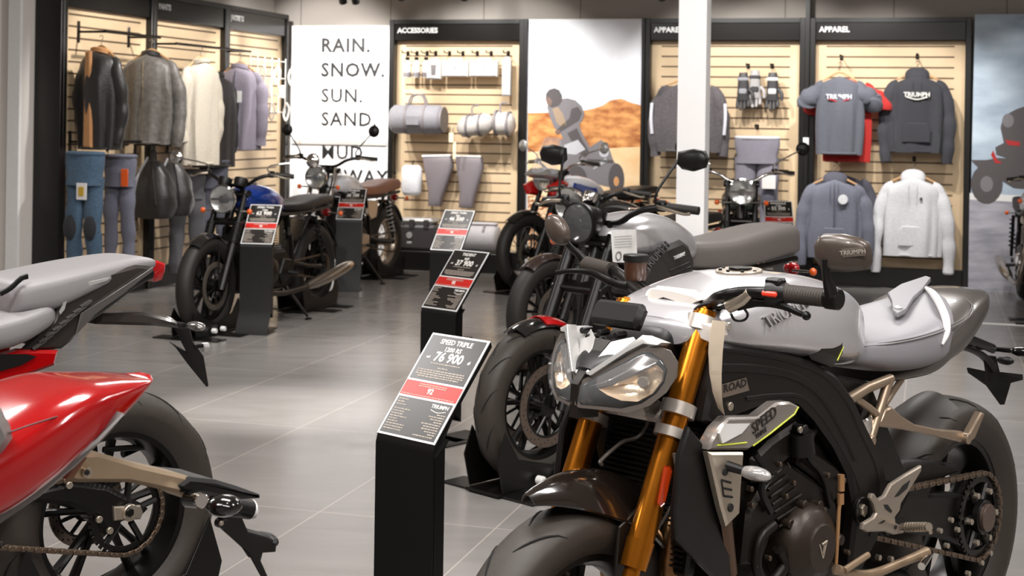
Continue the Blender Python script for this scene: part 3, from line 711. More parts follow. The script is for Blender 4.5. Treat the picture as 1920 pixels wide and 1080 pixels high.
m = M(); m.tube([Q(1805, 582, .1), Q(1797, 594, .115), Q(1788, 592, .12)], [.0015, .004, .001], 6, 3); obj('accent_stripe', m, YEL, tl)
flat_text('RS', 1806, 575, .10, .03, 35, tl, BLK, ext=.004)
m = M(); tg = [Q(x, y, n=(.12, .12, 1), p=(.16, 0, .915)) for x, y in [(1664, 556), (1690, 540), (1736, 525), (1745, 528), (1730, 548), (1712, 566), (1698, 588), (1683, 596), (1674, 590), (1672, 572)]]
slab(m, tg, (0, 0, .012), .003); sp_ = obj('seat_strap', m, SEATG, st); m = M(); p = Q(1684, 577, n=(.12, .12, 1), p=(.16, 0, .928)); m.sph(p, .012, sz=.5); obj('snap_button', m, SIL, sp_)
m = M(); m.tube([Q(1790, 625, .03), Q(1830, 640, .03), Q(1862, 654, .0)], [.016, .012, .014], 10, flat=.7); m.tube([Q(1768, 643, .02), Q(1800, 650, .02), Q(1840, 665, 0), Q(1862, 690, 0)], [.006, .006, .010, .014], 10, 3); hg = obj('plate_hanger', m, BLK, HR)
m = M(); pts = [Q(*p, .0) for p in [(1846, 665), (1868, 668), (1875, 697), (1918, 702), (1919, 712), (1896, 718), (1884, 758), (1878, 758), (1852, 722), (1818, 698), (1816, 689), (1850, 696)]]; slab(m, pts, (.012, 0, 0), .002); obj('plate_bracket', m, BLK, hg)
for sd, xx in ((1, 0), (-1, 0)):
    m = M(); b0 = Q(1868, 655, 0); m.tube([b0, b0+V((-.01, .04*sd, 0))], .007, 8); m.sph(b0+V((-.012, .075*sd, .0)), .016, 1.1, 2.6, .9); obj('turn_signal', m, BLKG, hg)
m = M(); m.sph(Q(1885, 676, .0), .013, 1, 2, 1); obj('plate_lamp', m, BLK, hg)
# --- frame and body panels, left and right
fr = [(1350, 642), (1440, 655), (1520, 675), (1566, 702), (1600, 745), (1625, 800), (1650, 850), (1662, 900), (1658, 950), (1645, 1010), (1612, 1075), (1590, 1070), (1603, 960), (1590, 890), (1565, 840), (1530, 790), (1500, 758), (1450, 757), (1375, 785), (1340, 805), (1318, 790), (1332, 715), (1348, 655)]
FRM = mat('black_frame', (17, 13, 11), .46, .2, spec=.4, bump=.05, scale=120)
for sd in (1, -1):
    m = M(); P_ = H.uz(fr, .15); m.prism(P_, *sorted((sd*.115, sd*.155)), b=.009); f_ = obj('frame_spar', m, FRM, HR)
    rp = [[(1352, 655), (1440, 668), (1520, 690), (1560, 716), (1592, 758), (1616, 812), (1640, 862), (1650, 905), (1646, 950), (1632, 1006)], [(1400, 748), (1450, 742), (1502, 744), (1538, 776), (1572, 828), (1600, 880), (1614, 918)], [(1350, 690), (1420, 692), (1490, 706), (1540, 740), (1578, 800), (1606, 860)]]
    for path in rp:
        m = M(); m.tube([V((p.x, sd*(.155 if path is not rp[2] else .154), p.z)) for p in (Q(x, y, .157) for x, y in path)], .0045 if path is not rp[2] else .010, 8, 4, flat=.6); obj('frame_rib', m, FRM, f_)
    if sd == 1:
        m = M(); a = Q(1614, 956, .158); m.disc(a, (0, 1, 0), .03, .012, 28); m.mt(1); m.disc(a+V((0, .007, 0)), (0, 1, 0), .014, .008, 6); obj('pivot_bolt', m, [BLKM, ALU], f_)
        m = M(); pl = [Q(x, y, .156) for x, y in [(1350, 722), (1398, 708), (1404, 732), (1354, 746)]]; slab(m, pl, (0, .0015, 0)); m.mt(1)
        text_into(m, 'ROAD', .022, frame_mtx(sum(pl, V((0, 0, 0)))/4+V((0, .002, .004)), pl[1]-pl[0], pl[0]-pl[3]), ext=.0004, off=.0006, sx=1.3); obj('frame_badge', m, [mat('badge_grey', (104, 92, 82), .5), mat('badge_black', (28, 24, 22), .5)], f_)
        m = M(); m.disc(Q(1369, 762, .156), (0, 1, 0), .009, .006, 16); obj('frame_bolt', m, ALU, f_)
# side panel
sp = [(1330, 844), (1332, 828), (1346, 803), (1366, 783), (1422, 781), (1456, 755), (1481, 753), (1499, 762), (1491, 781), (1444, 815), (1413, 837), (1403, 844)]
PANM = mat('silver_side_panel', (146, 138, 132), .3, .5, coat=.4)
for sd in (1, -1):
    m = M(); m.prism(H.uz(sp, .18), *sorted((sd*.150, sd*.182)), b=.005); pn = obj('side_panel', m, PANM, HR)
    if sd == 1:
        m = M(); m.tube([Q(1412, 836, .183), Q(1444, 813, .183), Q(1490, 776, .183), Q(1497, 763, .183)], .0018, 6); m.tube([Q(1345, 835, .183), Q(1372, 833, .183), Q(1400, 830, .183)], .0018, 6); obj('accent_stripe', m, YEL, pn)
        fac = [Q(x, y, .183) for x, y in [(1346, 812), (1370, 784), (1420, 783), (1388, 812), (1352, 831)]]
        fac[1] = fac[1]-V((0, .008, 0)); fac[2] = fac[2]-V((0, .008, 0)); m = M(); slab(m, [p+V((0, .004, 0)) for p in fac], (0, -.006, 0)); obj('highlight_facet', m, mat('panel_highlight_white', (226, 224, 222), .25, .3, coat=.6), pn)  # near-white colour stands in for the glare on this silver facet
        q1, q2 = Q(1408, 808, .183), Q(1458, 768, .183)
        text_mesh('lettering', 'SPEED', .034, mat('dark_lettering', (44, 38, 34), .5), pn, frame_mtx((q1+q2)/2, q2-q1, (.35, 0, 1)), ext=.0012, off=.0003, sx=1.0)
        q1, q2 = Q(1414, 822, .183), Q(1440, 802, .183)
        text_mesh('lettering', 'TRIPLE', .014, mat('dark_lettering', (44, 38, 34), .5), pn, frame_mtx((q1+q2)/2, q2-q1, (.35, 0, 1)), ext=.0012)
rc = [(1329, 848), (1395, 848), (1390, 910), (1387, 964), (1363, 988), (1352, 950)]
for sd in (1, -1):
    m = M(); m.prism(H.uz(rc, .185), *sorted((sd*.165, sd*.187)), b=.005); m.mt(1)
    if sd == 1:
        for x, y in [(1360, 884), (1370, 952)]: m.disc(Q(x, y, .188), (0, 1, 0), .0085, .004, 18, b=.0006)
        for k in range(3):
            a, b_ = Q(1353+k*2.4, 900+k*15, .188), Q(1370+k*1.6, 905+k*13.5, .188); m.tube([a, b_], .0024, 6)
        a, b_ = Q(1353, 900, .188), Q(1357, 929, .188); m.tube([a, b_], .0016, 6)
    rcw = obj('radiator_cowl', m, [ALU, HOLE], HR)
    m = M(); a = (Q(1362, 975, .17)); b_ = Q(1375, 1080, .15); m.tube([(a.x, a.y*sd, a.z), (b_.x, b_.y*sd, b_.z)], [.018, .014], 8, flat=.3); obj('cowl_strut', m, mat('bronze_strut', (92, 68, 50), .35, .5), HR)
    m = M(); sh = [(1292, 800), (1330, 846), (1352, 950), (1364, 990), (1372, 1090), (1345, 1090), (1268, 1012), (1264, 960), (1276, 850)]
    m.prism(H.uz(sh, .16), *sorted((sd*.146, sd*.162)), b=.004); obj('radiator_shroud', m, BLK, HR)
    m = M(); p = Q(1416, 888, .24); p = V((p.x, p.y*sd, p.z)); m.tube([p+V((.02, -.06*sd, .01)), p+V((0, -.02*sd, 0))], [.011, .009], 10); m.mt(1); m.sph(p, .017, 1.0, 2.2, .85, 16, 10); obj('turn_signal', m, [BLK, mat('smoked_clear_lens', (196, 192, 190), .12, .5, coat=.6)], HR)
m = M(); m.box((1.235, 0, .60), (.03, .26, .30), Matrix.Rotation(-.2, 3, 'Y'), b=.006); m.mt(1)
for k in range(26): m.box((1.252+.003*(k-13)*-.7*.01+(k-13)*-.0022, 0, .475+k*.0105), (.008, .235, .0035))
obj('radiator', m, [BLK, mat('radiator_fin', (44, 40, 37), .45, .4)], HR)
# --- engine
eb = [(1395, 850), (1500, 785), (1545, 830), (1585, 880), (1602, 960), (1600, 1090), (1540, 1150), (1400, 1170), (1350, 1100), (1372, 950)]
m = M(); m.prism(H.uz(eb, .12), -.15, .115, .012); en = obj('engine', m, ENG, HR)
def edisc(name, x, y, w_, r, h, mt_=ENG, par=None, seg=32, b=0):
    m = M(); m.disc(Q(x, y, w_), (0, 1, 0), r, h, seg, b=b); return obj(name, m, mt_, par or en)
c_ = Q(1506, 1020, .15); m = M(); m.lathe([(0, .05), (.05, .05), (.056, .044), (.076, .036), (.086, .02), (.09, .0), (.09, -.05)], c_, (0, 1, 0), 44); m.mt(0)
for k in range(9):
    a = k*.7; m.disc(c_+V((.09*math.cos(a), .0, .09*math.sin(a))), (0, 1, 0), .011, .03, 12)
cv = obj('crankcase_cover', m, mat('brown_engine_cover', (46, 36, 29), .4, .4, bump=.15, scale=150), en)
m = M(); tp_ = c_+V((0, .0505, 0)); tri = [tp_+V((.014, 0, .012)), tp_+V((-.014, 0, .014)), tp_+V((0, 0, -.02))]
for a, b_ in ((tri[0], tri[2]), (tri[2], tri[1])): m.tube([a, b_], .0016, 6)
m.tube([tri[0]+V((-.008, 0, -.002)), tri[1]], .0028, 6); m.tube([tp_+V((-.004, 0, .008)), tp_+V((-.001, 0, -.01))], .0028, 6); obj('engine_emblem', m, ALU, cv)
for k in range(7):
    a, b_ = Q(1436+k*4, 905+k*14, .147), Q(1466+k*9, 880+k*12, .147); m = M(); m.tube([a, b_], .0035, 6); obj('cooling_fin', m, ENG, en)
m = M(); m.tube([Q(1415, 850, .16), Q(1432, 880, .165), Q(1428, 920, .16), Q(1445, 960, .155)], .008, 8, 4); obj('coolant_hose', m, BLK, en); m = M(); m.tube([Q(1530, 800, .13), Q(1512, 850, .15), Q(1540, 890, .15), Q(1556, 950, .15)], .007, 8, 4); obj('coolant_hose', m, BLK, en)
for x, y, r_ in [(1546, 1070, .03), (1480, 1075, .022), (1566, 1010, .016)]:
    m = M(); m.lathe([(0, .02), (r_*.7, .018), (r_, .006), (r_, -.03)], Q(x, y, .13), (0, 1, 0), 20); obj('cover_cap', m, MATS['brown_engine_cover'] if 'brown_engine_cover' in MATS else ENG, en)
m = M(); m.prism(H.uz([(1440, 900), (1475, 862), (1530, 900), (1570, 940), (1575, 985), (1500, 965), (1455, 985), (1430, 1060), (1395, 1060), (1405, 960)], .145), .10, .145, .01); obj('cylinder_block', m, ENG, en)
m = M(); m.prism(H.uz([(1405, 860), (1440, 825), (1492, 790), (1500, 830), (1475, 860), (1430, 905), (1408, 905)], .14), .08, .15, .01); obj('cylinder_head', m, ENG, en)
m = M(); m.tube([Q(1450, 985, .145), Q(1425, 1010, .15), Q(1418, 1060, .15), Q(1430, 1090, .15)], .012, 10, 4); m.tube([Q(1440, 1100, .15), Q(1470, 1060, .155), Q(1462, 1030, .155)], .014, 10, 4); obj('water_pump', m, ENG, en)
m = M(); m.tube([Q(1500, 810, .16), Q(1503, 850, .16)], [.028, .03], 16); m.disc(Q(1500, 805, .165), (0, 1, 0), .012, .03, 14); obj('coil_cover', m, BLK, en)
m = M(); m.disc(Q(1500, 806, .188), (0, 1, 0), .007, .006, 12)
obj('spark_plug_cap', m, ALU, en)
for x, y in [(1420, 880), (1406, 916), (1472, 930), (1490, 990), (1440, 1046), (1588, 1035), (1580, 900), (1543, 955), (1418, 1060), (1460, 870), (1550, 890), (1486, 905), (1408, 947)]:
    m = M(); m.disc(Q(x, y, .152), (0, 1, 0), .006, .014, 8); obj('engine_bolt', m, mat('dark_bolt', (96, 82, 70), .35, .8), en)
m = M()
for k, yy in enumerate((-.07, 0, .07)):
    m.tube([(1.13, yy, .64), (1.24, yy, .56), (1.27, yy*1.1, .42), (1.20, yy*.8, .26), (1.05, yy*.5, .20), (.8, yy*.3, .18)], .021, 14, 5)
obj('exhaust_header', m, mat('bronzed_steel', (150, 112, 76), .22, .9, var=.2), HR)
m = M(); m.body([(.3, .26, .12, .19, .10, .6, .6), (.45, .27, .11, .19, .12, .6, .6), (.7, .25, .12, .19, .11, .6, .6), (.8, .22, .14, .18, .06, .7, .7)], 3); obj('exhaust_silencer', m, BLKM, HR)
# intake and airbox fill
m = M(); m.prism(H.uz([(1330, 655), (1560, 705), (1640, 900), (1590, 1000), (1480, 830), (1300, 790)], .0), -.11, .11, .01); obj('airbox', m, BLK, HR)
m = M(); m.prism(H.uz([(1500, 830), (1560, 870), (1590, 900), (1560, 940), (1530, 900), (1490, 870)], .13), .10, .14, .008); obj('engine_mount', m, ENG, HR)
# --- rear
sfm = mat('bronze_grey_subframe', (166, 146, 126), .34, .75)
m = M()
W_ = .13
m.tube([Q(1579, 757, W_), Q(1625, 728, W_), Q(1670, 710, W_)], [.014, .012, .012], 10); m.tube([Q(1597, 742, W_), Q(1630, 765, W_), Q(1645, 778, W_)], .009, 10)
m.tube([Q(1667, 710, W_), Q(1655, 750, W_), Q(1642, 790, W_), Q(1632, 825, W_)], [.013, .012, .011, .010], 10); m.tube([Q(1690, 712, .10), Q(1672, 738, .11), Q(1658, 760, .12)], .008, 10)
m.disc(Q(1578, 758, W_+.008), (0, 1, 0), .016, .02, 18); m.disc(Q(1631, 826, W_+.004), (0, 1, 0), .013, .02, 18); obj('subframe', m, sfm, HR)
m = M(); arm = [(1646, 790), (1655, 768), (1668, 762), (1688, 780), (1712, 795), (1760, 805), (1800, 808), (1812, 815), (1836, 772), (1843, 775), (1824, 822), (1812, 832), (1796, 828), (1740, 815), (1690, 805), (1648, 800)]
m.prism(H.uz(arm, .135), .12, .142, .004); m.disc(Q(1811, 822, .146), (0, 1, 0), .014, .02, 16); obj('pillion_peg_hanger', m, sfm, HR)
m = M(); m.disc(Q(1610, 800, .10), (.4, .1, 1), .034, .07, 22); m.mt(1)
for k in range(7): 
    a = k/7*6*2*math.pi/6
pts = []
p0, p1 = Q(1622, 820, .06), Q(1655, 900, .06)
for k in range(60):
    t = k/59; pts.append(p0.lerp(p1, t)+V((.026*math.cos(k*.75), .026*math.sin(k*.75), 0)))
m.tube(pts, .0055, 8); m.disc(Q(1635, 840, .09), (0, 1, 0), .02, .02, 16); obj('rear_shock', m, [CHR, GOLD], HR)
sw = [(1640, 905), (1700, 868), (1750, 862), (1790, 870), (1800, 885), (1745, 905), (1742, 925), (1800, 926), (1850, 940), (1872, 975), (1856, 1020), (1820, 1030), (1770, 1010), (1700, 1000), (1640, 1000)]
m = M(); m.prism(H.uz(sw, .10), .055, .105, .010); m.prism([(.62, .40), (.62, .52), (.5, .53), (.36, .50), (.30, .44), (.36, .40)], -.11, .11, .01); obj('swingarm', m, FRM, HR)
sc0 = Q(1834, 967, .118); m = M(); m.lathe([(.105, -.003), (.105, .003), (.088, .003), (.088, -.003)], sc0, (0, 1, 0), 48, closed_prof=True)
for k in range(40): a = k*math.pi/20; m.box(sc0+V((.108*math.cos(a), 0, .108*math.sin(a))), (.008, .005, .009), Matrix.Rotation(-a, 3, 'Y'))
for k in range(6): a = k*math.pi/3; m.tube([sc0+V((.03*math.cos(a), 0, .03*math.sin(a))), sc0+V((.09*math.cos(a), 0, .09*math.sin(a)))], .009, 8)
m.mt(1)
for k in range(6): a = k*math.pi/3; m.disc(sc0+V((.07*math.cos(a), .01, .07*math.sin(a))), (0, 1, 0), .008, .02, 8)
m.mt(0); m.disc(sc0+V((0, .012, 0)), (0, 1, 0), .045, .02, 28); m.mt(2); m.disc(sc0+V((0, .026, 0)), (0, 1, 0), .036, .012, 28); obj('sprocket', m, [BLKM, ALU, mat('axle_nut', (108, 92, 84), .35, .7)], rw)
make_chain(H, HR, (sc0.x, sc0.z), .112, (.60, .455), .042, .122)
m = M(); fend(m, 0, .32, 12, 84, .342, lambda t: .085, .06); obj('hugger', m, mat('hugger_plastic', (44, 36, 30), .5), HR, ang=60)
# rider peg plate, peg, gear lever, side stand
pp = [(1729, 873), (1728, 884), (1706, 920), (1690, 945), (1688, 958), (1679, 970), (1680, 980), (1697, 990), (1695, 1000), (1678, 1003), (1660, 997), (1626, 998), (1618, 993), (1620, 982), (1640, 970), (1644, 962), (1640, 945), (1633, 934), (1635, 926), (1641, 926), (1648, 937), (1660, 930), (1672, 908), (1700, 890)]
m = M(); m.prism(H.uz(pp, .19), .178, .19, .003); m.mt(1)
for hole in ([(1676, 932), (1692, 910), (1706, 900), (1700, 916), (1684, 930)], [(1656, 946), (1664, 946), (1672, 958), (1670, 962), (1660, 955)], [(1646, 982), (1656, 975), (1660, 976), (1654, 981)]):
    slab(m, [Q(x, y, .1895) for x, y in hole], (0, .0012, 0))
m.disc(Q(1679, 988, .191), (0, 1, 0), .005, .004, 12); fp = obj('footrest_plate', m, [mat('grey_footrest_plate', (158, 146, 134), .34, .6), HOLE], HR)
m = M(); m.tube([Q(1690, 988, .195), Q(1700, 988, .21), Q(1742, 988, .285)], [.008, .010, .010], 12); m.tube([Q(1740, 985, .28), Q(1745, 1000, .283)], .005, 8)
for k in range(8): m.disc(Q(1700+k*5, 988, .21+k*.009), (0, 1, 0), .0115, .004, 12)
obj('footrest', m, ALU, fp)
m = M(); m.tube([Q(1577, 890, .19), Q(1577, 920, .19)], .008, 10); m.tube([Q(1577, 930, .19), Q(1573, 955, .19), Q(1567, 1062, .19)], .0045, 10); m.tube([Q(1576, 925, .19), Q(1576, 945, .19)], .008, 10); obj('shift_rod', m, mat('bronze_rod', (196, 150, 106), .3, .7), HR)
m = M(); m.tube([Q(1568, 1068, .2), Q(1600, 1078, .2), Q(1640, 1075, .2), Q(1690, 1055, .21), Q(1738, 1035, .22)], [.012, .012, .011, .010, .012], 10, 4); m.tube([Q(1583, 1070, .21), Q(1628, 1040, .215)], [.008, .007], 8); m.mt(1); m.tube([Q(1742, 1040, .22), Q(1728, 1062, .25)], .009, 10); obj('side_stand', m, [mat('tan_stand', (150, 128, 104), .4, .5), CHR], HR)
for x, y in [(1594, 1037), (1647, 1045), (1670, 1048), (1762, 995), (1783, 975), (1775, 1023), (1840, 1055), (1856, 1037), (1815, 1075), (1795, 993)]:
    m = M(); m.disc(Q(x, y, .13), (0, 1, 0), .007, .012, 8); obj('chassis_bolt', m, ALU, HR)
# swing tag strip hanging from the handlebar
tt = thing('paper_strip', 'long white paper strip hanging beside the gold fork of the foreground motorcycle', 'tag', H.P+(H.F*1.15+H.L*.17)*H.s+V((0, 0, .95)), math.atan2(H.F.y, H.F.x))
def wq(x, y, w_): p = H.q(x, y, w_); return (H.F*p.x+H.L*p.y)*H.s+V((0, 0, p.z*H.s))+H.P
m = M(); ang = math.atan2(H.F.y, H.F.x); rt = Matrix.Rotation(-ang, 3, 'Z'); o_ = V(tt.location)
L1 = [(1336, 600), (1330, 625), (1328, 660), (1330, 700), (1336, 735), (1346, 765), (1358, 778)]; L2 = [(1360, 603), (1357, 630), (1354, 660), (1352, 700), (1352, 735), (1354, 760), (1358, 778)]
rings = []
for (x1, y1), (x2, y2) in zip(L1, L2):
    a = rt @ (wq(x1, y1, .165)-o_); b_ = rt @ (wq(x2, y2, .185)-o_); rings.append([a, b_, b_+V((0, .0015, 0)), a+V((0, .0015, 0))])
m.loft(rings); obj('strip', m, mat('tag_paper', (196, 180, 160), .6), tt)
# ================================================================== DISPLAY MOTORCYCLES
BRN = mat('brown_leather_seat', (150, 98, 74), .5, bump=.1)
BLUE = mat('blue_metallic_paint', (24, 62, 150), .18, .4, coat=.9, var=.1)
BLKP = mat('black_gloss_paint', (18, 17, 17), .14, coat=.8)
GRNP = mat('sage_green_paint', (108, 122, 112), .25, coat=.5)
REDW = mat('bright_red_paint', (208, 30, 24), .22, coat=.6)
WHP = mat('white_gloss_paint', (228, 228, 232), .25, coat=.5)
STEEL = mat('polished_exhaust_steel', (186, 176, 164), .2, .95)
HLG = mat('headlight_chrome_bowl', (206, 206, 204), .18, .9, bump=.8, scale=55)
KNB = mat('block_tread_rubber', (70, 62, 54), .65, bump=.9, scale=45, dist=.006)
def roadster(name, label, front_px, phi, o, group=None, scale=1.0):
    """upright twin: every part in bike coordinates; o = options"""
    g = o.get
    WB = g('wb', 1.45); fp = floor_pt(*front_px) if len(front_px) == 2 else V((front_px[0], front_px[1], 0))
    F = V((-math.sin(R(phi)), -math.cos(R(phi)), 0)); rear = fp - F*WB*scale
    B = Bike(name, label, (rear.x, rear.y), phi, scale, group); Rt = B.root
    RF, RB = g('rf', .32), g('rb', .32); rimF, rimB = g('rimf', RF-.088), g('rimb', RB-.11)
    dark = g('dark', BLKM)
    fkm, eng = g('fork', BLKM), g('eng', ENG)
    lz = g('lift', 0)
    fw = make_wheel(B, 'front_wheel', WB, RF, RF, rimF, .105, g('wheel', 'cast'), g('nsp', 7), g('rimmat'), .065, .155, two=g('twodisc', False), seg=44, knob=g('knob', False), grooves=g('grooves', 0))
    if g('tread'): fw.children[0].data.materials[0] = KNB
    rw_ = make_wheel(B, 'rear_wheel', 0, RB, RB, rimB, .155, g('wheel', 'cast'), g('nsp', 7), g('rimmat'), -.07, .11, two=False, seg=44, knob=g('knob', False))
    if g('tread'): rw_.children[0].data.materials[0] = KNB
    rk = g('rake', .47); fz = g('forktop', .92)
    def fu(z): return WB-.035-(z-RF)*rk
    for sd in (1, -1):
        m = M(); y = .098*sd
        if g('usd'):
            m.tube([(fu(fz), y, fz), (fu(.5), y, .5)], .026, 14); m.mt(1); m.tube([(fu(.5), y, .5), (fu(RF), y, RF-.02)], .019, 12)
        else:
            m.tube([(fu(fz), y, fz), (fu(.56), y, .56)], .0195, 14); m.mt(1); m.tube([(fu(.58), y, .58), (fu(RF)+.02, y, RF-.03)], [.028, .026], 14)
            if g('gaiter', True):
                m.mt(2)
                for k in range(11): m.disc((fu(.59+k*.012), y, .59+k*.012), (-rk, 0, 1), .032, .009, 14)
        obj('fork_leg', m, [fkm, g('forklow', BLKM), BLK], Rt)
    m = M()
    for z in (fz-.02, .72): m.box((fu(z)-.01, 0, z), (.06, .26, .03), Matrix.Rotation(.43, 3, 'Y'), b=.006)
    m.tube([(fu(.72)-.03, 0, .70), (fu(fz)-.03, 0, fz)], .03, 12); obj('triple_clamp', m, g('clamp', BLKM), Rt)
    # fender
    m = M(); fend(m, WB, RF, *g('fend', (55, 130)), RF+.022, lambda t: .058, .05); m.tube([(WB, .09, RF), (WB-.02, .075, RF*2-.04)], .005, 6); m.tube([(WB, -.09, RF), (WB-.02, -.075, RF*2-.04)], .005, 6)
    obj('front_fender', m, g('fender', BLKP), Rt, ang=60)
    m = M(); m.box((WB-.13, .072, RF+.06), (.05, .05, .09), Matrix.Rotation(.4, 3, 'Y'), b=.01); obj('brake_caliper', m, BLKM, Rt)
    # headlight
    hz, hu, hr = g('hlz', .86), g('hlu', fu(.86)+.10), g('hlr', .092)
    m = M(); ax = V((1, 0, -.06)).normalized()
    m.lathe([(0, -.11), (.03, -.105), (hr*.8, -.06), (hr, -.01), (hr*1.03, .0), (hr*1.03, .012), (hr*.95, .014)], (hu, 0, hz), ax, 30); hl = obj('headlight', m, g('hlshell', BLKP), Rt)
    m = M(); m.lathe([(hr*.96, .014), (hr*1.06, .010), (hr*1.06, -.004), (hr*1.0, -.006)], (hu, 0, hz), ax, 30); obj('headlight_rim', m, g('hlrim', CHR), hl)
    m = M(); m.lathe([(0, -.012), (hr*.4, -.008), (hr*.8, .004), (hr*.95, .012)], (hu, 0, hz), ax, 30); m.mt(1); m.box((hu+.006, 0, hz), (.02, hr*1.7, .012)); m.disc((hu+.004, 0, hz), ax, hr*.28, .02, 16); obj('headlight_bowl', m, [g('bowl', HLG), BLKM if not g('plainlight') else CHR], hl)
    m = M(); m.lathe([(hr*.95, .014), (hr*.7, .024), (hr*.35, .030), (0, .032)], (hu, 0, hz), ax, 30); obj('lens', m, CLEAR, hl)
    # bars
    bz, bu, bw = g('bz', 1.02), g('bu', fu(.92)-.05), g('bw', .40)
    pts = [(bu-.09, bw, bz), (bu-.05, bw*.7, bz+.01), (bu+.0, bw*.45, bz-.01), (bu+.01, bw*.22, bz-.06), (bu+.01, 0, bz-.065)]
    pts = pts+[(a, -b_, c) for a, b_, c in pts[-2::-1]]
    m = M(); m.tube(pts, .0125, 10, 4); hb = obj('handlebar', m, g('barmat', BLKM), Rt)
    m = M()
    for sd in (1, -1): m.tube([(bu+.01, .05*sd, fz-.01), (bu+.01, .045*sd, bz-.06)], .016, 8)
    obj('handlebar_riser', m, g('clamp', BLKM), Rt)
    for sd in (1, -1):
        p1 = V((bu-.09, bw*sd, bz)); p0 = V((bu-.055, bw*.70*sd, bz+.01)); d = (p1-p0).normalized()
        m = M(); m.tube([p0, p0+d*.008, p1], [.021, .0165, .0165], 12); obj('grip', m, RUB, hb)
        m = M(); m.box(p0-d*.03, (.035, .045, .045), b=.008); obj('switch_gear', m, BLK, hb)
        m = M(); m.tube([p0+V((.03, -.03*sd, 0)), p0+V((.055, .02*sd, -.004)), p1+V((.06, -.03*sd, -.012)), p1+V((.055, .0, -.01))], [.008, .007, .0055, .006], 8, 3, flat=.6); obj('lever', m, g('levermat', ALU), hb)
        mm = g('mirror', 'round')
        if mm:
            e = V((bu-.02, bw*.62*sd, bz+.02)); tpm = V(g('mpos', (bu-.05, bw*1.0, bz+.15))); tpm = V((tpm.x, tpm.y*sd, tpm.z))
            m = M(); m.tube([e, e+V((0, .005*sd, .05)), tpm], .0055, 8, 3); ms = obj('mirror_stem', m, g('mstem', CHR), Rt)
            m = M()
            if mm == 'round':
                m.lathe([(0, .022), (.03, .018), (.046, .006), (.05, -.004), (.048, -.008)], tpm, (1, 0, .05), 24); mh = obj('mirror', m, g('mshell', CHR), ms)
                m = M(); m.disc(tpm+V((-.008, 0, 0)), (1, 0, .05), .046, .003, 24); obj('mirror_glass', m, CHR, ms)
            else:
                P_ = [(-.055, -.02), (-.05, .028), (.02, .040), (.07, .034), (.088, .005), (.075, -.03), (.02, -.046), (-.03, -.04)]
                dome(m, [tpm+V((0, (x+.045)*sd, z)) for x, z in P_], (-.014, 0, 0), .022); mh = obj('mirror', m, BLK, ms, ang=50)
                m = M(); slab(m, [tpm+V((-.0145, (x*.92+.045)*sd, z*.92)) for x, z in P_], (-.002, 0, 0)); obj('mirror_glass', m, CHR, ms)
    # clocks
    for sd in ((1, -1) if g('clocks', 1) == 2 else (0,)):
        m = M(); cc = V((fu(.97)+.02, .06*sd, g('cz', .985))); m.lathe([(0, -.05), (.035, -.045), (.046, -.02), (.048, .012), (.042, .014)], cc, (-.55, 0, 1), 22); m.mt(1); m.disc(cc+V((-.005, 0, .008)), (-.55, 0, 1), .042, .004, 20); obj('instrument_dial', m, [g('clockmat', BLK), mat('dial_face', (30, 30, 32), .2)], Rt)
    # tank
    tz = g('tz', 0)
    m = M(); m.body([(.56, .83, .76, .79, .08, .7, .7), (.62, .875, .735, .80, .115, .7, .7), (.74, .93, .74, .83, .135, .75, .75), (.88, .955, .76, .85, .138, .8, .8), (1.0, .945, .78, .86, .125, .8, .8), (1.09, .91, .80, .85, .09, .8, .8), (1.12, .88, .82, .85, .05, .8, .8)], 4, 32)
    if tz: m.v = [(x, y, z+tz) for x, y, z in m.v]
    tk_ = obj('fuel_tank', m, g('tank', BLKP), Rt, ang=60)
    m = M(); m.disc((.87, 0, .958+tz), (0, 0, 1), .034, .014, 20); obj('filler_cap', m, CHR, tk_)
    if g('knee'):
        for sd in (1, -1):
            m = M(); m.prism([(.66, .77), (.64, .83), (.70, .88), (.80, .87), (.84, .82), (.78, .77)], *sorted((sd*.10, sd*.146)), b=.012); obj('knee_pad', m, BLK, tk_)
    if g('stripe'):
        for sd in (1, -1):
            m = M(); m.prism([(.70, .80), (.72, .85), (1.0, .90), (1.02, .86), (.86, .80)], *sorted((sd*.09, sd*.140)), b=.008); obj('tank_panel', m, g('stripe'), tk_)
    # seat
    m = M(); sz = g('sz', 0)
    m.body([(.62, .80+sz, .76, .78, .07, .5, .7), (.54, .805+sz, .745, .775, .11, .45, .7), (.36, .805+sz, .735, .775, .135, .4, .7), (.18, .825+sz, .745, .78, .135, .4, .7), (-.02, .845+sz, .765, .80, .125, .4, .7), (-.16, .845+sz, .775, .81, .11, .45, .7), (-.20, .835+sz, .78, .80, .08, .6, .7)], 4, 30)
    obj('seat', m, g('seat', SEATB), Rt, ang=60)
    # frame
    fm = g('frame', BLKM); m = M()
    for sd in (1, -1):
        m.tube([(1.13, .02*sd, .86), (.95, .11*sd, .78), (.62, .12*sd, .74), (.2, .11*sd, .74), (-.15, .10*sd, .76)], .014, 8, 3)
        m.tube([(1.12, .03*sd, .78), (1.07, .09*sd, .55), (.98, .12*sd, .26), (.6, .12*sd, .24), (.5, .12*sd, .42), (.58, .12*sd, .73)], .016, 8, 3)
        m.tube([(.5, .12*sd, .42), (.2, .11*sd, .73)], .012, 8)
    obj('frame', m, fm, Rt)
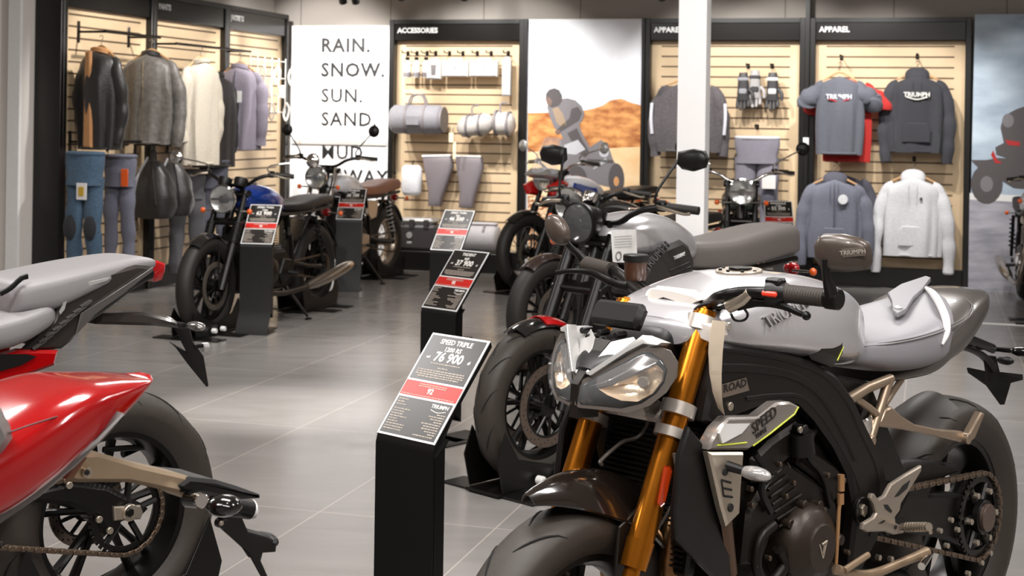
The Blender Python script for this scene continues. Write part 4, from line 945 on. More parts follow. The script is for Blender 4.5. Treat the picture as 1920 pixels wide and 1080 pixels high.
    for sd in (1, -1):
        m = M(); m.tube([(.52, .10*sd, .40), (.25, .105*sd, .345), (0, .105*sd, RB)], [.024, .021, .02], 10); m.disc((0, .115*sd, RB), (0, 1, 0), .02, .03, 14); obj('swingarm', m, fm, Rt)
        m = M(); a, b_ = V((.03, .13*sd, RB+.04)), V((.16, .13*sd, .70)); m.tube([a, b_], .013, 8); m.mt(1)
        pts = [a.lerp(b_, .18+.72*k/50)+V((.026*math.cos(k*.85), .026*math.sin(k*.85), 0)) for k in range(51)]; m.tube(pts, .0045, 6); obj('rear_shock', m, [BLKM, g('spring', BLKM)], Rt)
        m = M(); m.prism([(.38, .56), (.34, .70), (.56, .72), (.58, .60), (.48, .54)], *sorted((sd*.10, sd*.135)), b=.012); obj('side_cover', m, g('cover', BLKP), Rt)
        m = M(); yy = g('cowlw', .16)*sd; m.tube([(.62, .12*sd, .34), (.60, .22*sd, .33)], .013, 8); obj('footrest', m, BLK, Rt)
        m = M(); m.tube([(hu-.06, .07*sd, hz-.08), (hu-.05, .155*sd, hz-.08)], .006, 6); m.mt(1); m.sph((hu-.045, .175*sd, hz-.08), .019, .8, 1, 1, 12, 8); obj('turn_signal', m, [CHR, ORG], Rt)
        m = M(); m.tube([(-.20, .05*sd, .70), (-.21, .13*sd, .70)], .006, 6); m.mt(1); m.sph((-.215, .15*sd, .70), .018, .8, 1, 1, 12, 8); obj('turn_signal', m, [CHR, ORG], Rt)
    # engine
    m = M(); m.prism([(.55, .28), (.53, .42), (.62, .50), (.80, .50), (.98, .46), (1.0, .34), (.94, .24), (.62, .22)], -.14, .14, .02); en_ = obj('engine', m, eng, Rt)
    for sd in (1, -1):
        m = M(); m.lathe([(0, .03*sd), (.05, .03*sd), (.085, .015*sd), (.095, -.01*sd)], (.84, .14*sd, .36), (0, 1, 0), 26); m.prism([(.56, .30), (.56, .42), (.68, .44), (.74, .34), (.70, .26)], *sorted((sd*.13, sd*.155)), b=.008); obj('engine_cover', m, g('covermat', BLKM), en_)
    m = M()
    for k in range(9): m.box((.80+k*.004, 0, .52+k*.017), (.20, .24, .008), Matrix.Rotation(-.1, 3, 'Y'), b=.002)
    m.box((.82, 0, .58), (.14, .18, .17)); m.prism([(.72, .67), (.72, .72), (.80, .745), (.90, .73), (.93, .67)], -.125, .125, .01); obj('cylinder', m, g('cylmat', ENG), en_)
    m = M(); m.box((1.10, 0, .55), (.03, .20, .26), Matrix.Rotation(-.2, 3, 'Y'), b=.005); obj('radiator', m, BLK, Rt)
    # exhausts
    ex = g('exhaust', 'low')
    for sd in ((1, -1) if ex == 'low' else (-1,)):
        m = M()
        if ex == 'low':
            m.tube([(.93, .07*sd, .62), (1.04, .10*sd, .56), (1.06, .13*sd, .40), (.98, .15*sd, .25), (.7, .16*sd, .20), (.35, .17*sd, .21)], .020, 12, 4); m.mt(1)
            m.tube([(.36, .17*sd, .21), (.28, .175*sd, .22), (.1, .19*sd, .25), (-.18, .205*sd, .30), (-.28, .21*sd, .315)], [.024, .038, .045, .04, .026], 16, 3); m.disc((-.285, .21*sd, .316), (-1, 0, .15), .02, .01, 14)
        else:
            for q_ in (0, .045):
                m.tube([(.93, .06*sd, .62), (1.03, .10*sd, .60-q_), (.98, .16*sd, .55-q_), (.7, .18*sd, .52-q_), (.45, .18*sd, .52-q_)], .018, 12, 4); m.mt(1)
                m.tube([(.46, .185*sd, .53-q_*1.8), (.4, .19*sd, .54-q_*1.8), (.05, .195*sd, .58-q_*1.8), (-.05, .195*sd, .59-q_*1.8)], [.022, .038, .038, .03], 14, 3); m.mt(0)
        obj('exhaust', m, [g('pipe', STEEL), g('muffler', STEEL)], Rt)
    if g('fins_left'):
        m = M(); m.tube([(.45, .15, .34), (.3, .17, .30)], .03, 10); obj('peg_hanger', m, ALU, Rt)
    make_chain(B, Rt, (0, RB), .09, (.6, .36), .035, .115, n=70)
    # rear fender and lamp
    m = M(); fend(m, 0, RB, 78, 160, RB+.06, lambda t: .075, .05); obj('rear_fender', m, g('fender', BLKP), Rt, ang=60)
    m = M(); m.sph((-.27, 0, .70), .035, .7, 1.2, .9); obj('tail_light', m, REDL, Rt)
    m = M(); m.tube([(.6, .12, .24), (.52, .26, .02)], [.012, .010], 8); m.box((.52, .265, .006), (.05, .03, .012)); obj('side_stand', m, BLKM, Rt)
    return B
def chocks(B, wb, front=True, rear=True, lab=('', '')):
    yaw = math.atan2(B.F.y, B.F.x)
    if front: p = B.P+B.F*wb*B.s; make_chock(p.x, p.y, yaw, 1., .17, .2, lab[0])
    if rear: p = B.P; make_chock(p.x, p.y, yaw+math.pi, 1., .21, .2, lab[1])
# blue tank roadster, left aisle
bD = roadster('motorcycle', 'motorcycle with a metallic blue tank and round headlight on the left', (386, 628), 19, dict(tank=BLUE, exhaust='low', tread=True, wheel='cast', hlz=.87, mpos=(1.0, .52, 1.13), clocks=2, bw=.38, pipe=mat('dark_pipe', (70, 60, 52), .3, .8)))
chocks(bD, 1.45, lab=('wheel chock holding the front wheel of the blue tank motorcycle', 'wheel chock behind the blue tank motorcycle'))
bE = roadster('motorcycle', 'motorcycle with a brown leather seat standing before the white word wall', (-1.65, 11.75, 0), 20, dict(tank=WHP, seat=BRN, sz=.03, exhaust='high', wheel='spoke', nsp=36, rimmat=ALU, muffler=CHR, pipe=CHR, spring=SIL, hlshell=BLKM, mshell=BLK, mstem=BLKM, mpos=(1.03, .40, 1.31), bz=1.08, cover=ALU, covermat=ALU, hlz=.93, forktop=1.0, plainlight=1, fork=CHR, bw=.42, twodisc=True))
chocks(bE, 1.45, front=False, lab=('', 'wheel chock under the rear wheel of the brown seat motorcycle'))
bF = roadster('motorcycle', 'red white and blue motorcycle with a clear windshield in front of the desert poster', (985, 548), 44, dict(tank=WHP, stripe=BLUE, fender=BLKP, fend=(50, 110), wheel='spoke', nsp=36, rf=.33, hlz=.93, forktop=1.0, bz=1.06, mpos=(1.02, .46, 1.20), usd=False, barmat=CHR, mshell=SIL, rimmat=BLKM, tread=True, plainlight=1, hlshell=SIL))
chocks(bF, 1.45, rear=False, lab=('wheel chock holding the front wheel of the windshield motorcycle', ''))
ws = bF.root; m = M()
rings = []
for i in range(9):
    t = i/8; z = .98+.30*t; hw = (.15-.02*t)*(1 if t < .7 else 1-(t-.7)*1.2); rings.append([(1.36-.16*t-.10*(b_/.15)**2*(hw/.15), b_*hw/.15, z) for b_ in [(-.15+.3*k/10) for k in range(11)]])
m.loft(rings, caps=False, closed=False); obj('windshield', m, mat('clear_windshield', (235, 240, 246), .05, coat=1., alpha=.38, var=0), ws)
m = M(); m.prism([(1.18, .93), (1.30, .94), (1.38, .97), (1.30, 1.02), (1.18, 1.0)], -.12, .12, .02); obj('flyscreen_base', m, SIL, ws)
for sd in (1, -1):
    m = M(); m.prism([(1.15, .78), (1.30, .80), (1.34, .88), (1.20, .93), (1.10, .90)], *sorted((sd*.10, sd*.17)), b=.02); obj('side_fairing', m, REDW, ws)
bG = roadster('motorcycle', 'dark motorcycle with a large clear round headlight, behind the silver tank one', (1024, 692), 42, dict(tank=BLKP, exhaust='low', wheel='cast', tread=True, hlz=.935, forktop=.99, bz=1.0, hlu=1.27, hlr=.098, hlshell=CHR, clocks=2, clockmat=CHR, mirror=None, fender=mat('bronze_black_fender', (44, 32, 28), .2, coat=.6), bw=.38))
chocks(bG, 1.45, rear=False, lab=('wheel chock holding the front wheel of the clear headlight motorcycle', ''))
bI = roadster('motorcycle', 'motorcycle with a sage green tank to the right of the white column', (1388, 610), 8, dict(tank=GRNP, stripe=mat('brown_tank_panel', (136, 124, 112), .3, coat=.5), exhaust='low', hlz=.93, forktop=1.0, bz=1.06, mpos=(.99, .44, 1.24), barmat=CHR, clocks=1, mshell=BLK, cover=GRNP, plainlight=1, bw=.38))
bJ = roadster('motorcycle', 'chrome and white motorcycle cut off by the right edge of the photo', (1962, 604), 14, dict(tank=WHP, exhaust='low', wheel='spoke', nsp=36, fork=CHR, forklow=CHR, covermat=CHR, cylmat=ALU, mirror=None, fender=WHP, bw=.25, barmat=CHR, forktop=1.0, hlz=.95, hlshell=CHR, clamp=CHR))
chocks(bJ, 1.45, rear=False, lab=('wheel chock at the right edge of the photo', ''))
_b = Bike('probe', 'probe', (0, 0), 44)
bpy.data.objects.remove(_b.root)
_f = floor_pt(1002, 905); _b.P = V((_f.x, _f.y, 0))-_b.F*1.45*1.04; _v = _b.q(1087, 418, 0); HU_, HZ_ = _v.x, _v.z
# silver tank naked bike behind the foreground one
bH = roadster('motorcycle', 'naked motorcycle with silver tank, black knee pads and a red and black front mudguard', (1002, 905), 44, dict(tank=mat('silver_tank_paint', (206, 204, 206), .24, .5, coat=.8), usd=True, twodisc=True, fender=BLKP, fend=(66, 128), grooves=13, nsp=5, hlz=HZ_, hlr=.078, hlu=HU_, bowl=mat('dark_lamp_bowl', (22, 20, 19), .15, .3, coat=.5), hlshell=BLKM, hlrim=BLKM, mirror='wing', mstem=BLK, bz=1.03, tz=.05, sz=.07, seat=SEATV, exhaust='low', gaiter=False, clocks=1, rf=.30, mpos=(.98, .30, 1.225), muffler=BLKM, pipe=ENG, bw=.40, levermat=ALU, cz=1.0), scale=1.04)

p_ = bH.P+bH.F*1.45*bH.s; make_chock(p_.x, p_.y, math.atan2(bH.F.y, bH.F.x), 1.04, .17, .24, 'large wheel chock gripping the front tyre of the silver tank naked motorcycle')
hr_ = bH.root
for c in list(hr_.children):
    if c.name.startswith('front_fender'): fh = c
m = M(); fend(m, 1.45, .30, 90, 128, .329, lambda t: .056, .05); obj('fender_panel', m, mat('red_fender_panel', (178, 18, 20), .2, coat=.7), fh, ang=60)
# big knee pads on the silver tank
qh = bH.q; kp = [(1214, 500), (1222, 485), (1250, 462), (1280, 450), (1296, 462), (1305, 490), (1302, 512), (1285, 532), (1262, 545), (1225, 545), (1212, 525)]
for c in hr_.children:
    if c.name.startswith('fuel_tank'): th_ = c
for sd in (1, -1):
    m = M(); m.prism(bH.uz(kp, .155), *sorted((sd*.10, sd*.157)), b=.018); kq = obj('knee_pad', m, mat('matte_black_knee_pad', (46, 42, 39), .5), th_)
    if sd > 0:
        m = M()
        for k in range(3): m.tube([qh(1256+k*4, 508+k*8, .158), qh(1292+k*3, 492+k*8, .158)], .003, 6)
        obj('knee_pad_rib', m, BLK, kq)
        a, b_ = qh(1262, 485, .159), qh(1286, 475, .159); text_mesh('lettering', 'TRIDENT', .018, LETT, kq, frame_mtx((a+b_)/2, b_-a, (.2, 0, 1)), ext=.0015, off=.0006)
a, b_ = qh(1212, 500, .15), qh(1246, 462, .15); text_mesh('lettering', 'TRIUMPH', .042, mat('dark_grey_lettering', (72, 68, 68), .4), th_, frame_mtx((a+b_)/2+V((0, .004, 0)), b_-a, (.0, -.5, .8)), ext=.006)
# paper price card tucked between the bars and tank
tcard = thing('paper_card', 'white paper card with a dark oval logo against the silver tank', 'card', bH.P+(bH.F*.95+bH.L*.1)*bH.s+V((0, 0, .86)), math.atan2(bH.F.y, bH.F.x))
cp_ = [(1145, 432), (1192, 430), (1194, 462), (1172, 492), (1172, 486), (1148, 490), (1149, 460)]; base_ = V((.95, .1, .86/1.04))
P_ = [(bH.q(x, y, .20)-base_)*1.04 for x, y in [(1145, 432), (1192, 430), (1194, 478), (1172, 478), (1172, 492), (1149, 492)]]
m = M(); slab(m, P_, (0, .002, 0)); cd_ = obj('card', m, WHT, tcard)
m = M(); c0 = (bH.q(1160, 480, .206)-base_)*1.04; m.lathe([(.014, -.0006), (.018, -.0006), (.018, .0006), (.014, .0006)], c0, (0, 1, 0), 24, closed_prof=True)
for k in range(5): a = (bH.q(1152, 444+k*5, .206)-base_)*1.04; b_ = (bH.q(1185, 442+k*5, .206)-base_)*1.04; m.tube([a, b_], .0008, 4)
obj('printed_mark', m, mat('print_grey', (90, 86, 84), .6), cd_)
# ================================================================== SPORT MOTORCYCLES CUT BY THE LEFT EDGE
def sport_rest(B, tank, n_):
    """the half of the machine beyond the frame of the photo"""
    Rt = B.root
    rw_ = make_wheel(B, 'rear_wheel', 0, .32, .322, .222, .185, 'cast', 5, disc_w=-.075, disc_r=.11, two=False, grooves=13, seg=72)
    make_wheel(B, 'front_wheel', 1.42, .305, .302, .22, .12, 'cast', 5, disc_w=.062, disc_r=.155, seg=40)
    for sd in (1, -1):
        m = M(); m.tube([(1.15, .1*sd, .96), (1.42, .1*sd, .36)], .025, 12); obj('fork_tube', m, BLKM, Rt)
        m = M(); m.prism([(1.12, .94), (1.15, .82), (.95, .72), (.66, .42), (.56, .42), (.60, .62), (.85, .86)], *sorted((sd*.11, sd*.15)), b=.01); obj('frame_spar', m, BLKM, Rt)
    m = M(); m.body([(.515, .93, .84, .88, .03, .7, .6), (.60, .972, .80, .87, .125, .6, .6), (.82, 1.030, .835, .90, .176, .58, .7), (1.10, 1.014, .885, .93, .165, .56, .7), (1.25, .965, .91, .935, .10, .7, .7)], 5, 36); obj('fuel_tank', m, tank, Rt, ang=60)
    m = M(); m.prism([(.62, .25), (.60, .52), (.80, .80), (1.05, .72), (1.12, .40), (1.0, .22)], -.15, .14, .02); obj('engine', m, ENG, Rt)
    m = M(); m.tube([(1.08, .39, 1.02), (1.15, .2, 1.03), (1.17, 0, 1.02), (1.15, -.2, 1.03), (1.08, -.39, 1.02)], .013, 10, 3); obj('handlebar', m, BLKM, Rt)
    m = M(); m.body([(1.25, .95, .84, .89, .1, .5, .6), (1.38, .92, .80, .86, .12, .5, .6), (1.47, .86, .79, .83, .05, .6, .6)], 3); obj('headlight', m, BLKG, Rt)
    m = M(); fend(m, 1.42, .305, 60, 130, .33, lambda t: .06, .06); obj('front_fender', m, tank, Rt)
    return rw_
LC = Bike('motorcycle', 'sport motorcycle with stepped grey seat and red tail light cut off by the left edge', (-1.11, 4.02), 43)
q = LC.q; Rt = LC.root
rwc = sport_rest(LC, mat('red_body_paint', (158, 4, 8), .16, coat=.7), 1)
def P2(pts, w_): return [q(x, y, w_) for x, y in pts]
GS = mat('light_grey_seat', (132, 129, 130), .45, bump=.12, scale=500)
m = M(); m.body([(.32, .93, .86, .89, .10, .5, .7), (.29, .955, .865, .90, .125, .45, .7), (.20, .968, .872, .91, .13, .4, .6), (.08, .982, .915, .94, .125, .4, .6), (-.04, .992, .945, .965, .105, .45, .6), (-.10, .985, .955, .97, .08, .5, .6), (-.12, .975, .96, .967, .05, .6, .6)], 5, 40); ps = obj('pillion_seat', m, GS, Rt, ang=60)
m = M(); m.body([(.75, .84, .80, .82, .06, .5, .7), (.60, .85, .79, .82, .11, .4, .7), (.45, .86, .78, .82, .145, .38, .7), (.32, .88, .79, .83, .15, .38, .7), (.24, .895, .82, .855, .14, .4, .7), (.21, .89, .84, .86, .12, .5, .7)], 4, 40); obj('seat', m, GS, Rt, ang=60)
m = M(); m.tube(P2([(0, 551), (20, 540), (40, 522), (52, 518)], .12), .007, 8, 3, flat=.5); obj('grab_strap', m, BLK, Rt)
# tail side panels and vents
tp2 = [(111, 549), (150, 524), (200, 512), (257, 497), (284, 499), (276, 516), (240, 548), (175, 592), (135, 640), (117, 654), (47, 659), (76, 628), (100, 600), (112, 575)]
TG = mat('graphite_tail_panel', (62, 57, 54), .28, .4, coat=.4)
for sd in (1, -1):
    m = M(); m.prism(LC.uz(tp2, .12), *sorted((sd*.085, sd*.122)), b=.008); tq = obj('tail_panel', m, TG, Rt)
    if sd > 0:
        m = M(); 
        for k in range(8):
            t = k/7; x0, y0 = 60+t*92, 652-t*78; m = M(); slab(m, P2([(x0, y0), (x0+26-6*t, y0-16+4*t), (x0+28-6*t, y0-12+4*t), (x0+4, y0+5)], .129), (0, -.008, 0)); m.mt(0); obj('vent_slat', m, mat('grey_metal_edge', (104, 100, 98), .3, .5), tq)
        m = M(); slab(m, P2([(125, 545), (165, 528), (205, 520), (200, 526), (160, 538), (130, 552)], .124), (0, .004, 0), .001); slab(m, P2([(117, 552), (128, 548), (120, 580), (112, 590), (110, 585), (117, 570)], .124), (0, .004, 0), .001); obj('tail_insert', m, SIL, tq)
        m = M(); slab(m, P2([(150, 588), (200, 556), (286, 500), (284, 508), (230, 548), (175, 590), (140, 628)], .125), (0, .006, 0), .002); obj('tail_edge', m, mat('grey_metal_edge', (104, 100, 98), .3, .5), tq)
m = M(); m.body([(.25, .87, .79, .83, .10, .5, .5), (.10, .93, .82, .87, .09, .5, .5), (-.05, .955, .90, .93, .07, .5, .5), (-.15, .955, .935, .945, .04, .5, .5)], 3); obj('tail_core', m, BLK, Rt)
m = M(); pts = P2([(259, 488), (276, 486), (292, 492), (291, 506), (285, 522), (272, 526), (262, 510)], .0); slab(m, [p+V((0, -.06, 0)) for p in pts], (0, .11, 0), .006); obj('tail_light', m, REDL, Rt)
RED2 = mat('red_body_paint', (158, 4, 8), .16, coat=.7)
rl = [(0, 668), (41, 656), (111, 657), (104, 685), (58, 702), (20, 716), (0, 722), (-60, 740), (-60, 690)]
for sd in (1, -1):
    m = M(); m.prism(LC.uz(rl, .13), *sorted((sd*.09, sd*.132)), b=.008); obj('lower_tail_fairing', m, RED2, Rt)
    if sd > 0:
        m = M(); slab(m, P2([(-5, 664), (50, 664), (68, 668), (40, 684), (-5, 697)], .134), (0, .003, 0)); obj('fairing_trim', m, BLK, Rt)
m = M(); m.prism(LC.uz([(178, 586), (257, 583), (318, 598), (328, 606), (326, 614), (280, 609), (170, 606)], 0), -.03, .03, .008); hg = obj('plate_hanger', m, TG, Rt)
m = M(); slab(m, P2([(318, 604), (356, 614), (362, 640), (382, 668), (391, 722), (388, 724), (352, 680), (330, 650), (318, 640), (352, 662), (330, 618)], 0), (.01, .012, 0), .002); obj('plate_bracket', m, BLK, hg)
m = M(); m.box(q(368, 648, 0), (.03, .03, .012), b=.002); m.mt(1); m.disc(q(384, 651, 0), (-1, 0, 0), .013, .02, 12); obj('plate_lamp', m, [BLK, SIL], hg)
for sd in (1, -1):
    m = M(); b0 = q(326, 606, 0); m.tube([b0, b0+V((0, .05*sd, 0))], .007, 8); m.mt(1); m.sph(b0+V((-.02, .075*sd, -.002)), .017, 1.2, 2.2, .75); obj('turn_signal', m, [BLK, mat('chromed_signal', (150, 146, 142), .15, .8)], hg)
# rear end: swingarm, adjuster, chain, stay
m = M(); m.prism(LC.uz([(60, 880), (76, 912), (128, 900), (193, 908), (232, 928), (264, 944), (272, 952), (262, 962), (222, 976), (212, 998), (192, 1000), (172, 965), (120, 945), (60, 940), (-60, 930), (-60, 870)], .09), .06, .115, .012); m.prism(LC.uz([(120, 900), (195, 880), (210, 905), (160, 925)], -.09), -.115, -.06, .01); sw_ = obj('swingarm', m, BLKM, Rt)
m = M(); m.prism(LC.uz([(212, 950), (262, 947), (267, 960), (262, 973), (214, 976)], .12), .112, .126, .003); m.disc(q(243, 961, .128), (0, 1, 0), .022, .016, 24); m.mt(1); m.disc(q(243, 961, .138), (0, 1, 0), .012, .01, 6); obj('chain_adjuster', m, [ALU, BLKM], sw_)
s0 = q(236, 962, .10); m = M(); m.lathe([(.100, -.003), (.100, .003), (.085, .003), (.085, -.003)], s0, (0, 1, 0), 44, closed_prof=True)
for k in range(5): a = k*2*math.pi/5+.4; m.tube([s0+V((.03*math.cos(a), 0, .03*math.sin(a))), s0+V((.09*math.cos(a), 0, .09*math.sin(a)))], .009, 8)
for k in range(40): a = k*math.pi/20; m.box(s0+V((.104*math.cos(a), 0, .104*math.sin(a))), (.008, .005, .009), Matrix.Rotation(-a, 3, 'Y'))
obj('sprocket', m, BLKM, rwc)
make_chain(LC, Rt, (s0.x, s0.z), .106, (.62, .43), .042, .104)
m = M(); m.tube([q(193, 843, .02), q(240, 840, .02), q(298, 837, .02)], .008, 8, flat=.6); m.tube([q(230, 852, -.05), q(270, 836, -.06), q(296, 842, -.07)], .010, 8, 3); obj('hugger_stay', m, BLK, Rt)
for x, y in [(186, 974), (206, 995), (130, 910)]:
    m = M(); m.disc(q(x, y, .118), (0, 1, 0), .009, .008, 14); obj('swingarm_bolt', m, ALU, sw_)
m = M(); m.tube([q(-40, 1000, .17), q(-4, 1026, .18), q(6, 1018, .18)], [.01, .012, .006], 8); obj('footrest', m, CHR, Rt)
yaw = math.atan2(LC.F.y, LC.F.x); make_chock(LC.P.x, LC.P.y, yaw+math.pi, 1.1, .21, .26, 'black wheel chock around the rear wheel under the red tail')
# -------- nearer machine: only its red tail and plate hanger are in view
LB = Bike('motorcycle', 'motorcycle with a glossy red solo tail cowl and silver hanger at lower left', (-.70, 2.30), 43)
q = LB.q; Rt = LB.root; sport_rest(LB, RED2, 2)
m = M()
top = LB.uz([(-130, 830), (12, 742), (93, 710), (140, 704), (200, 703), (263, 705), (271, 713)], .02)
def cowl_secs():
    S = []
    for (xt, yt), (xb, yb), hw in [((-140, 822), (-140, 1050), .15), ((-60, 780), (-60, 1010), .148), ((12, 742), (0, 962), .14), ((60, 722), (72, 917), .13), ((110, 707), (130, 873), .115), ((160, 704), (185, 833), .095), ((215, 703), (235, 783), .07), ((255, 705), (264, 742), .045), ((270, 710), (270, 727), .02)]:
        t_ = q(xt, yt, 0); b_ = q(xb, yb-24, hw*.8); S.append(((t_.x), t_.z, b_.z, t_.z*.45+b_.z*.55, hw, .5, .6))
    return S
m.body(cowl_secs(), 5, 44); cw = obj('tail_cowl', m, RED2, Rt, ang=60)
m = M(); m.tube([q(14, 812, .146), q(60, 796, .136), q(120, 778, .121), q(200, 757, .086), q(262, 738, .044)], .0012, 6, 4); obj('panel_seam', m, BLK, cw)
GP = mat('grey_belt_panel', (98, 93, 92), .35, .4, coat=.2)
for sd in (1, -1):
    m = M(); m.prism(LB.uz([(-140, 1058), (0, 956), (75, 908), (135, 866), (188, 826), (238, 776), (243, 780), (205, 822), (150, 876), (80, 935), (0, 990), (-140, 1100)], .125), *sorted((sd*.08, sd*.118)), b=.004); obj('belt_panel', m, GP, Rt)
m = M(); m.prism(LB.uz([(-140, 740), (-30, 742), (4, 765), (22, 800), (26, 822), (8, 848), (-20, 880), (-140, 990)], .14), -.14, .156, .02); obj('seat_side', m, mat('matte_grey_panel', (122, 118, 116), .42, .1), Rt)
hm = [(150, 848), (176, 846), (257, 870), (345, 890), (362, 898), (372, 918), (350, 936), (326, 922), (233, 902), (134, 902), (118, 897)]
m = M(); m.prism(LB.uz(hm, .03), -.03, .045, .006); hg = obj('plate_hanger', m, mat('champagne_metal', (186, 164, 138), .3, .8), Rt)
m = M(); m.disc(q(163, 886, .048), (0, 1, 0), .008, .006, 18); m.mt(1); m.disc(q(163, 886, .051), (0, 1, 0), .0045, .004, 6); obj('hanger_bolt', m, [ALU, HOLE], hg)
m = M(); m.prism(LB.uz([(328, 908), (350, 893), (400, 898), (440, 910), (484, 926), (484, 933), (432, 936), (380, 926), (336, 922)], .04), -.06, .05, .006); obj('hanger_cover', m, BLK, hg)
m = M(); m.tube([q(352, 936, .05), q(375, 938, .08)], .013, 12); m.mt(1); m.disc(q(376, 938, .085), (.3, 1, 0), .012, .012, 16); m.mt(0); m.sph(q(420, 948, .10), .017, 1.7, 1.7, 1.0, 18, 12); obj('turn_signal', m, [BLKG, CHR], hg)
m = M(); m.tube([q(400, 945, -.02), q(468, 955, -.02)], .017, 14); m.mt(1); m.disc(q(471, 955, -.02), (-1, .1, 0), .016, .01, 18); m.mt(2); m.disc(q(474, 955, -.02), (-1, .1, 0), .009, .008, 16); obj('turn_signal', m, [BLK, WHT, ORG], hg)
m = M(); pts = [q(x, y, 0) for x, y in [(412, 960), (450, 962), (462, 990), (500, 1000), (516, 1010), (514, 1028), (490, 1030), (486, 1045), (504, 1085), (492, 1085), (462, 1030), (440, 1010), (412, 985)]]; slab(m, pts, (.012, .02, 0), .003); m.sph(q(496, 1012, -.01), .014, 1.2, 2.4, .9); obj('plate_bracket', m, BLK, hg)
m = M(); m.disc(q(415, 981, .015), (0, 1, 0), .008, .02, 14); m.mt(1); m.disc(q(415, 981, .027), (0, 1, 0), .004, .004, 10); m.mt(0); m.tube([q(415, 981, .015), q(450, 1010, .012), q(470, 1040, .01)], .006, 8); obj('bracket_arm', m, [BLK, ALU], hg)
# ================================================================== PRICE STANDS
STM = mat('black_stand_steel', (11, 10, 10), .4, .1, spec=.35, bump=.04, scale=200); PRB = mat('price_card_black', (30, 25, 22), .3); PRR = mat('price_card_red', (190, 26, 12), .35); PRW = mat('price_card_border', (226, 226, 226), .35); PRT = mat('price_card_text', (232, 228, 222), .5); PRG = mat('price_card_small_text', (176, 164, 152), .5)
def price_stand(label, x, y, phi, l1, l2, price, cur='zł', W=.215, sc_=1., detail=True, base=True):
    """x,y ground position of the left front edge of the column (seen from the front); local x across, y back, z up"""
    L = V((math.cos(R(phi)), -math.sin(R(phi)), 0)); t = thing('price_stand', label, 'price stand', V((x, y, 0))+L*(W/2), -R(phi), 'sloping price stands beside the motorcycles')
    ZE = .58; dy, dz = .205, .245
    m = M()
    # bent sheet: panel, column, splayed foot
    pr = [(dy, ZE+dz-.012), (.0, ZE-.006), (-.006, ZE-.03), (-.006, .14), (-.09, .006), (.10, .006), (.10, 0), (-.10, 0), (-.012, .15), (-.012, ZE-.02), (-.006, ZE+.002), (dy-.004, ZE+dz)]
    m.prism([(a-.004, b) for a, b in pr], -W/2, W/2, 0, fn=lambda u, w_, z: (w_, u, z))
    m.prism([(.028, .10), (.028, ZE-.01), (.044, ZE+.01), (-.008, ZE-.03), (-.008, .14)], -W/2, W/2, 0, fn=lambda u, w_, z: (w_, u+.0, z))
    st_ = obj('stand_body', m, STM, t)
    o = V((0, -.009, ZE+.002)); up = V((0, dy, dz)).normalized(); nr = V((1, 0, 0)).cross(up); Lh = math.hypot(dy, dz)
    def pq(a, b, h=0): return o+V((1, 0, 0))*a+up*b+nr*h
    def quad(m, a0, b0, a1, b1, h, th=.0008): slab(m, [pq(a0, b0, h), pq(a1, b0, h), pq(a1, b1, h), pq(a0, b1, h)], nr*th)
    m = M(); quad(m, -W/2, 0, W/2, Lh, .001, .003); cd_ = obj('price_card', m, PRW, t)
    e = .006; m = M(); quad(m, -W/2+e, e, W/2-e, Lh*.365, .004); quad(m, -W/2+e, Lh*.545, W/2-e, Lh-e, .004); m.mt(1); quad(m, -W/2+e*.4, Lh*.385, W/2-e*.4, Lh*.525, .004); obj('card_print', m, [PRB, PRR], cd_)
    def tx(m, s, sz, a, b, off=.0004, sx=1., al='CENTER', ln=.18): text_into(m, s, sz, frame_mtx(pq(a, b, .0052), V((1, 0, 0)), up+V((ln, 0, 0))), ext=.0002, off=off, sx=sx, align=al)
    m = M(); tx(m, l1, .021, 0, Lh*.925, .0006, .95)
    if l2: tx(m, l2, .019, 0, Lh*.855, .0006)
    tx(m, price, .040, 0, Lh*.775, .0012, .95); tx(m, 'od', .012, -.075, Lh*.765); tx(m, cur, .014, .078, Lh*.762)
    tx(m, 'TRIUMPH', .015, .062, Lh*.325, .0004, ln=0)
    m.tube([pq(.035, Lh*.29, .005), pq(.062, Lh*.272, .005), pq(.09, Lh*.29, .005)], .0014, 5, 3)
    tx(m, '%d' % 92, .022, 0, Lh*.445, .0008); obj('card_lettering', m, PRT, cd_)
    if detail:
        random.seed(int(x*1000) % 97); m = M()
        def line(a0, a1, b, h=.0032):
            a = a0
            while a < a1-.003:
                wl = random.uniform(.004, .014); quad(m, a, b, min(a+wl, a1), b+h, .0052, .0003); a += wl+.0022
        line(-.055, .055, Lh*.705); line(-.02, .02, Lh*.665)
        for k in range(4): line(-.088+.01*(k == 3), .088-.012*(k == 3), Lh*(.635-.021*k), .0034)
        for k in range(2): line(-.05, .05, Lh*(.498-.018*k), .003)
        line(-.1, .1, Lh*.392, .0024)
        line(-.095, -.055, Lh*.335, .0034); line(-.095, -.07, Lh*.31); line(-.095, -.06, Lh*.285)
        for k in range(9): line(-.095, -.095+random.uniform(.025, .07), Lh*(.245-.024*k), .003)
        for k in range(10): line(.095-random.uniform(.02, .09), .095, Lh*(.25-.023*k), .003)
        obj('small_print', m, PRG, cd_)
    m = M(); m.box((.0, .14, .003), (W*.7, .22, .006)); obj('base_plate', m, STM, t)
    return t
price_stand('nearest sloping price stand with the price 76 900 on its card', -.3386, 3.91, 42, 'SPEED TRIPLE', '1200 RS', '76 900')
price_stand('second price stand, just behind the nearest one beside the aisle', -.381, 6.52, 42, 'TRIDENT', '660', '37 900')
price_stand('third price stand in the row, in front of the grey box and roll bag', -.505, 9.38, 24, 'SPEED TWIN', '900', '46 500')
price_stand('price stand beside the front wheel of the blue tank motorcycle', -1.765, 9.62, 8, 'SPEED TWIN', '1200', '62 900')
price_stand('price stand in front of the brown seat motorcycle', -1.432, 12.05, 5, 'SCRAMBLER', '1200', '66 100')
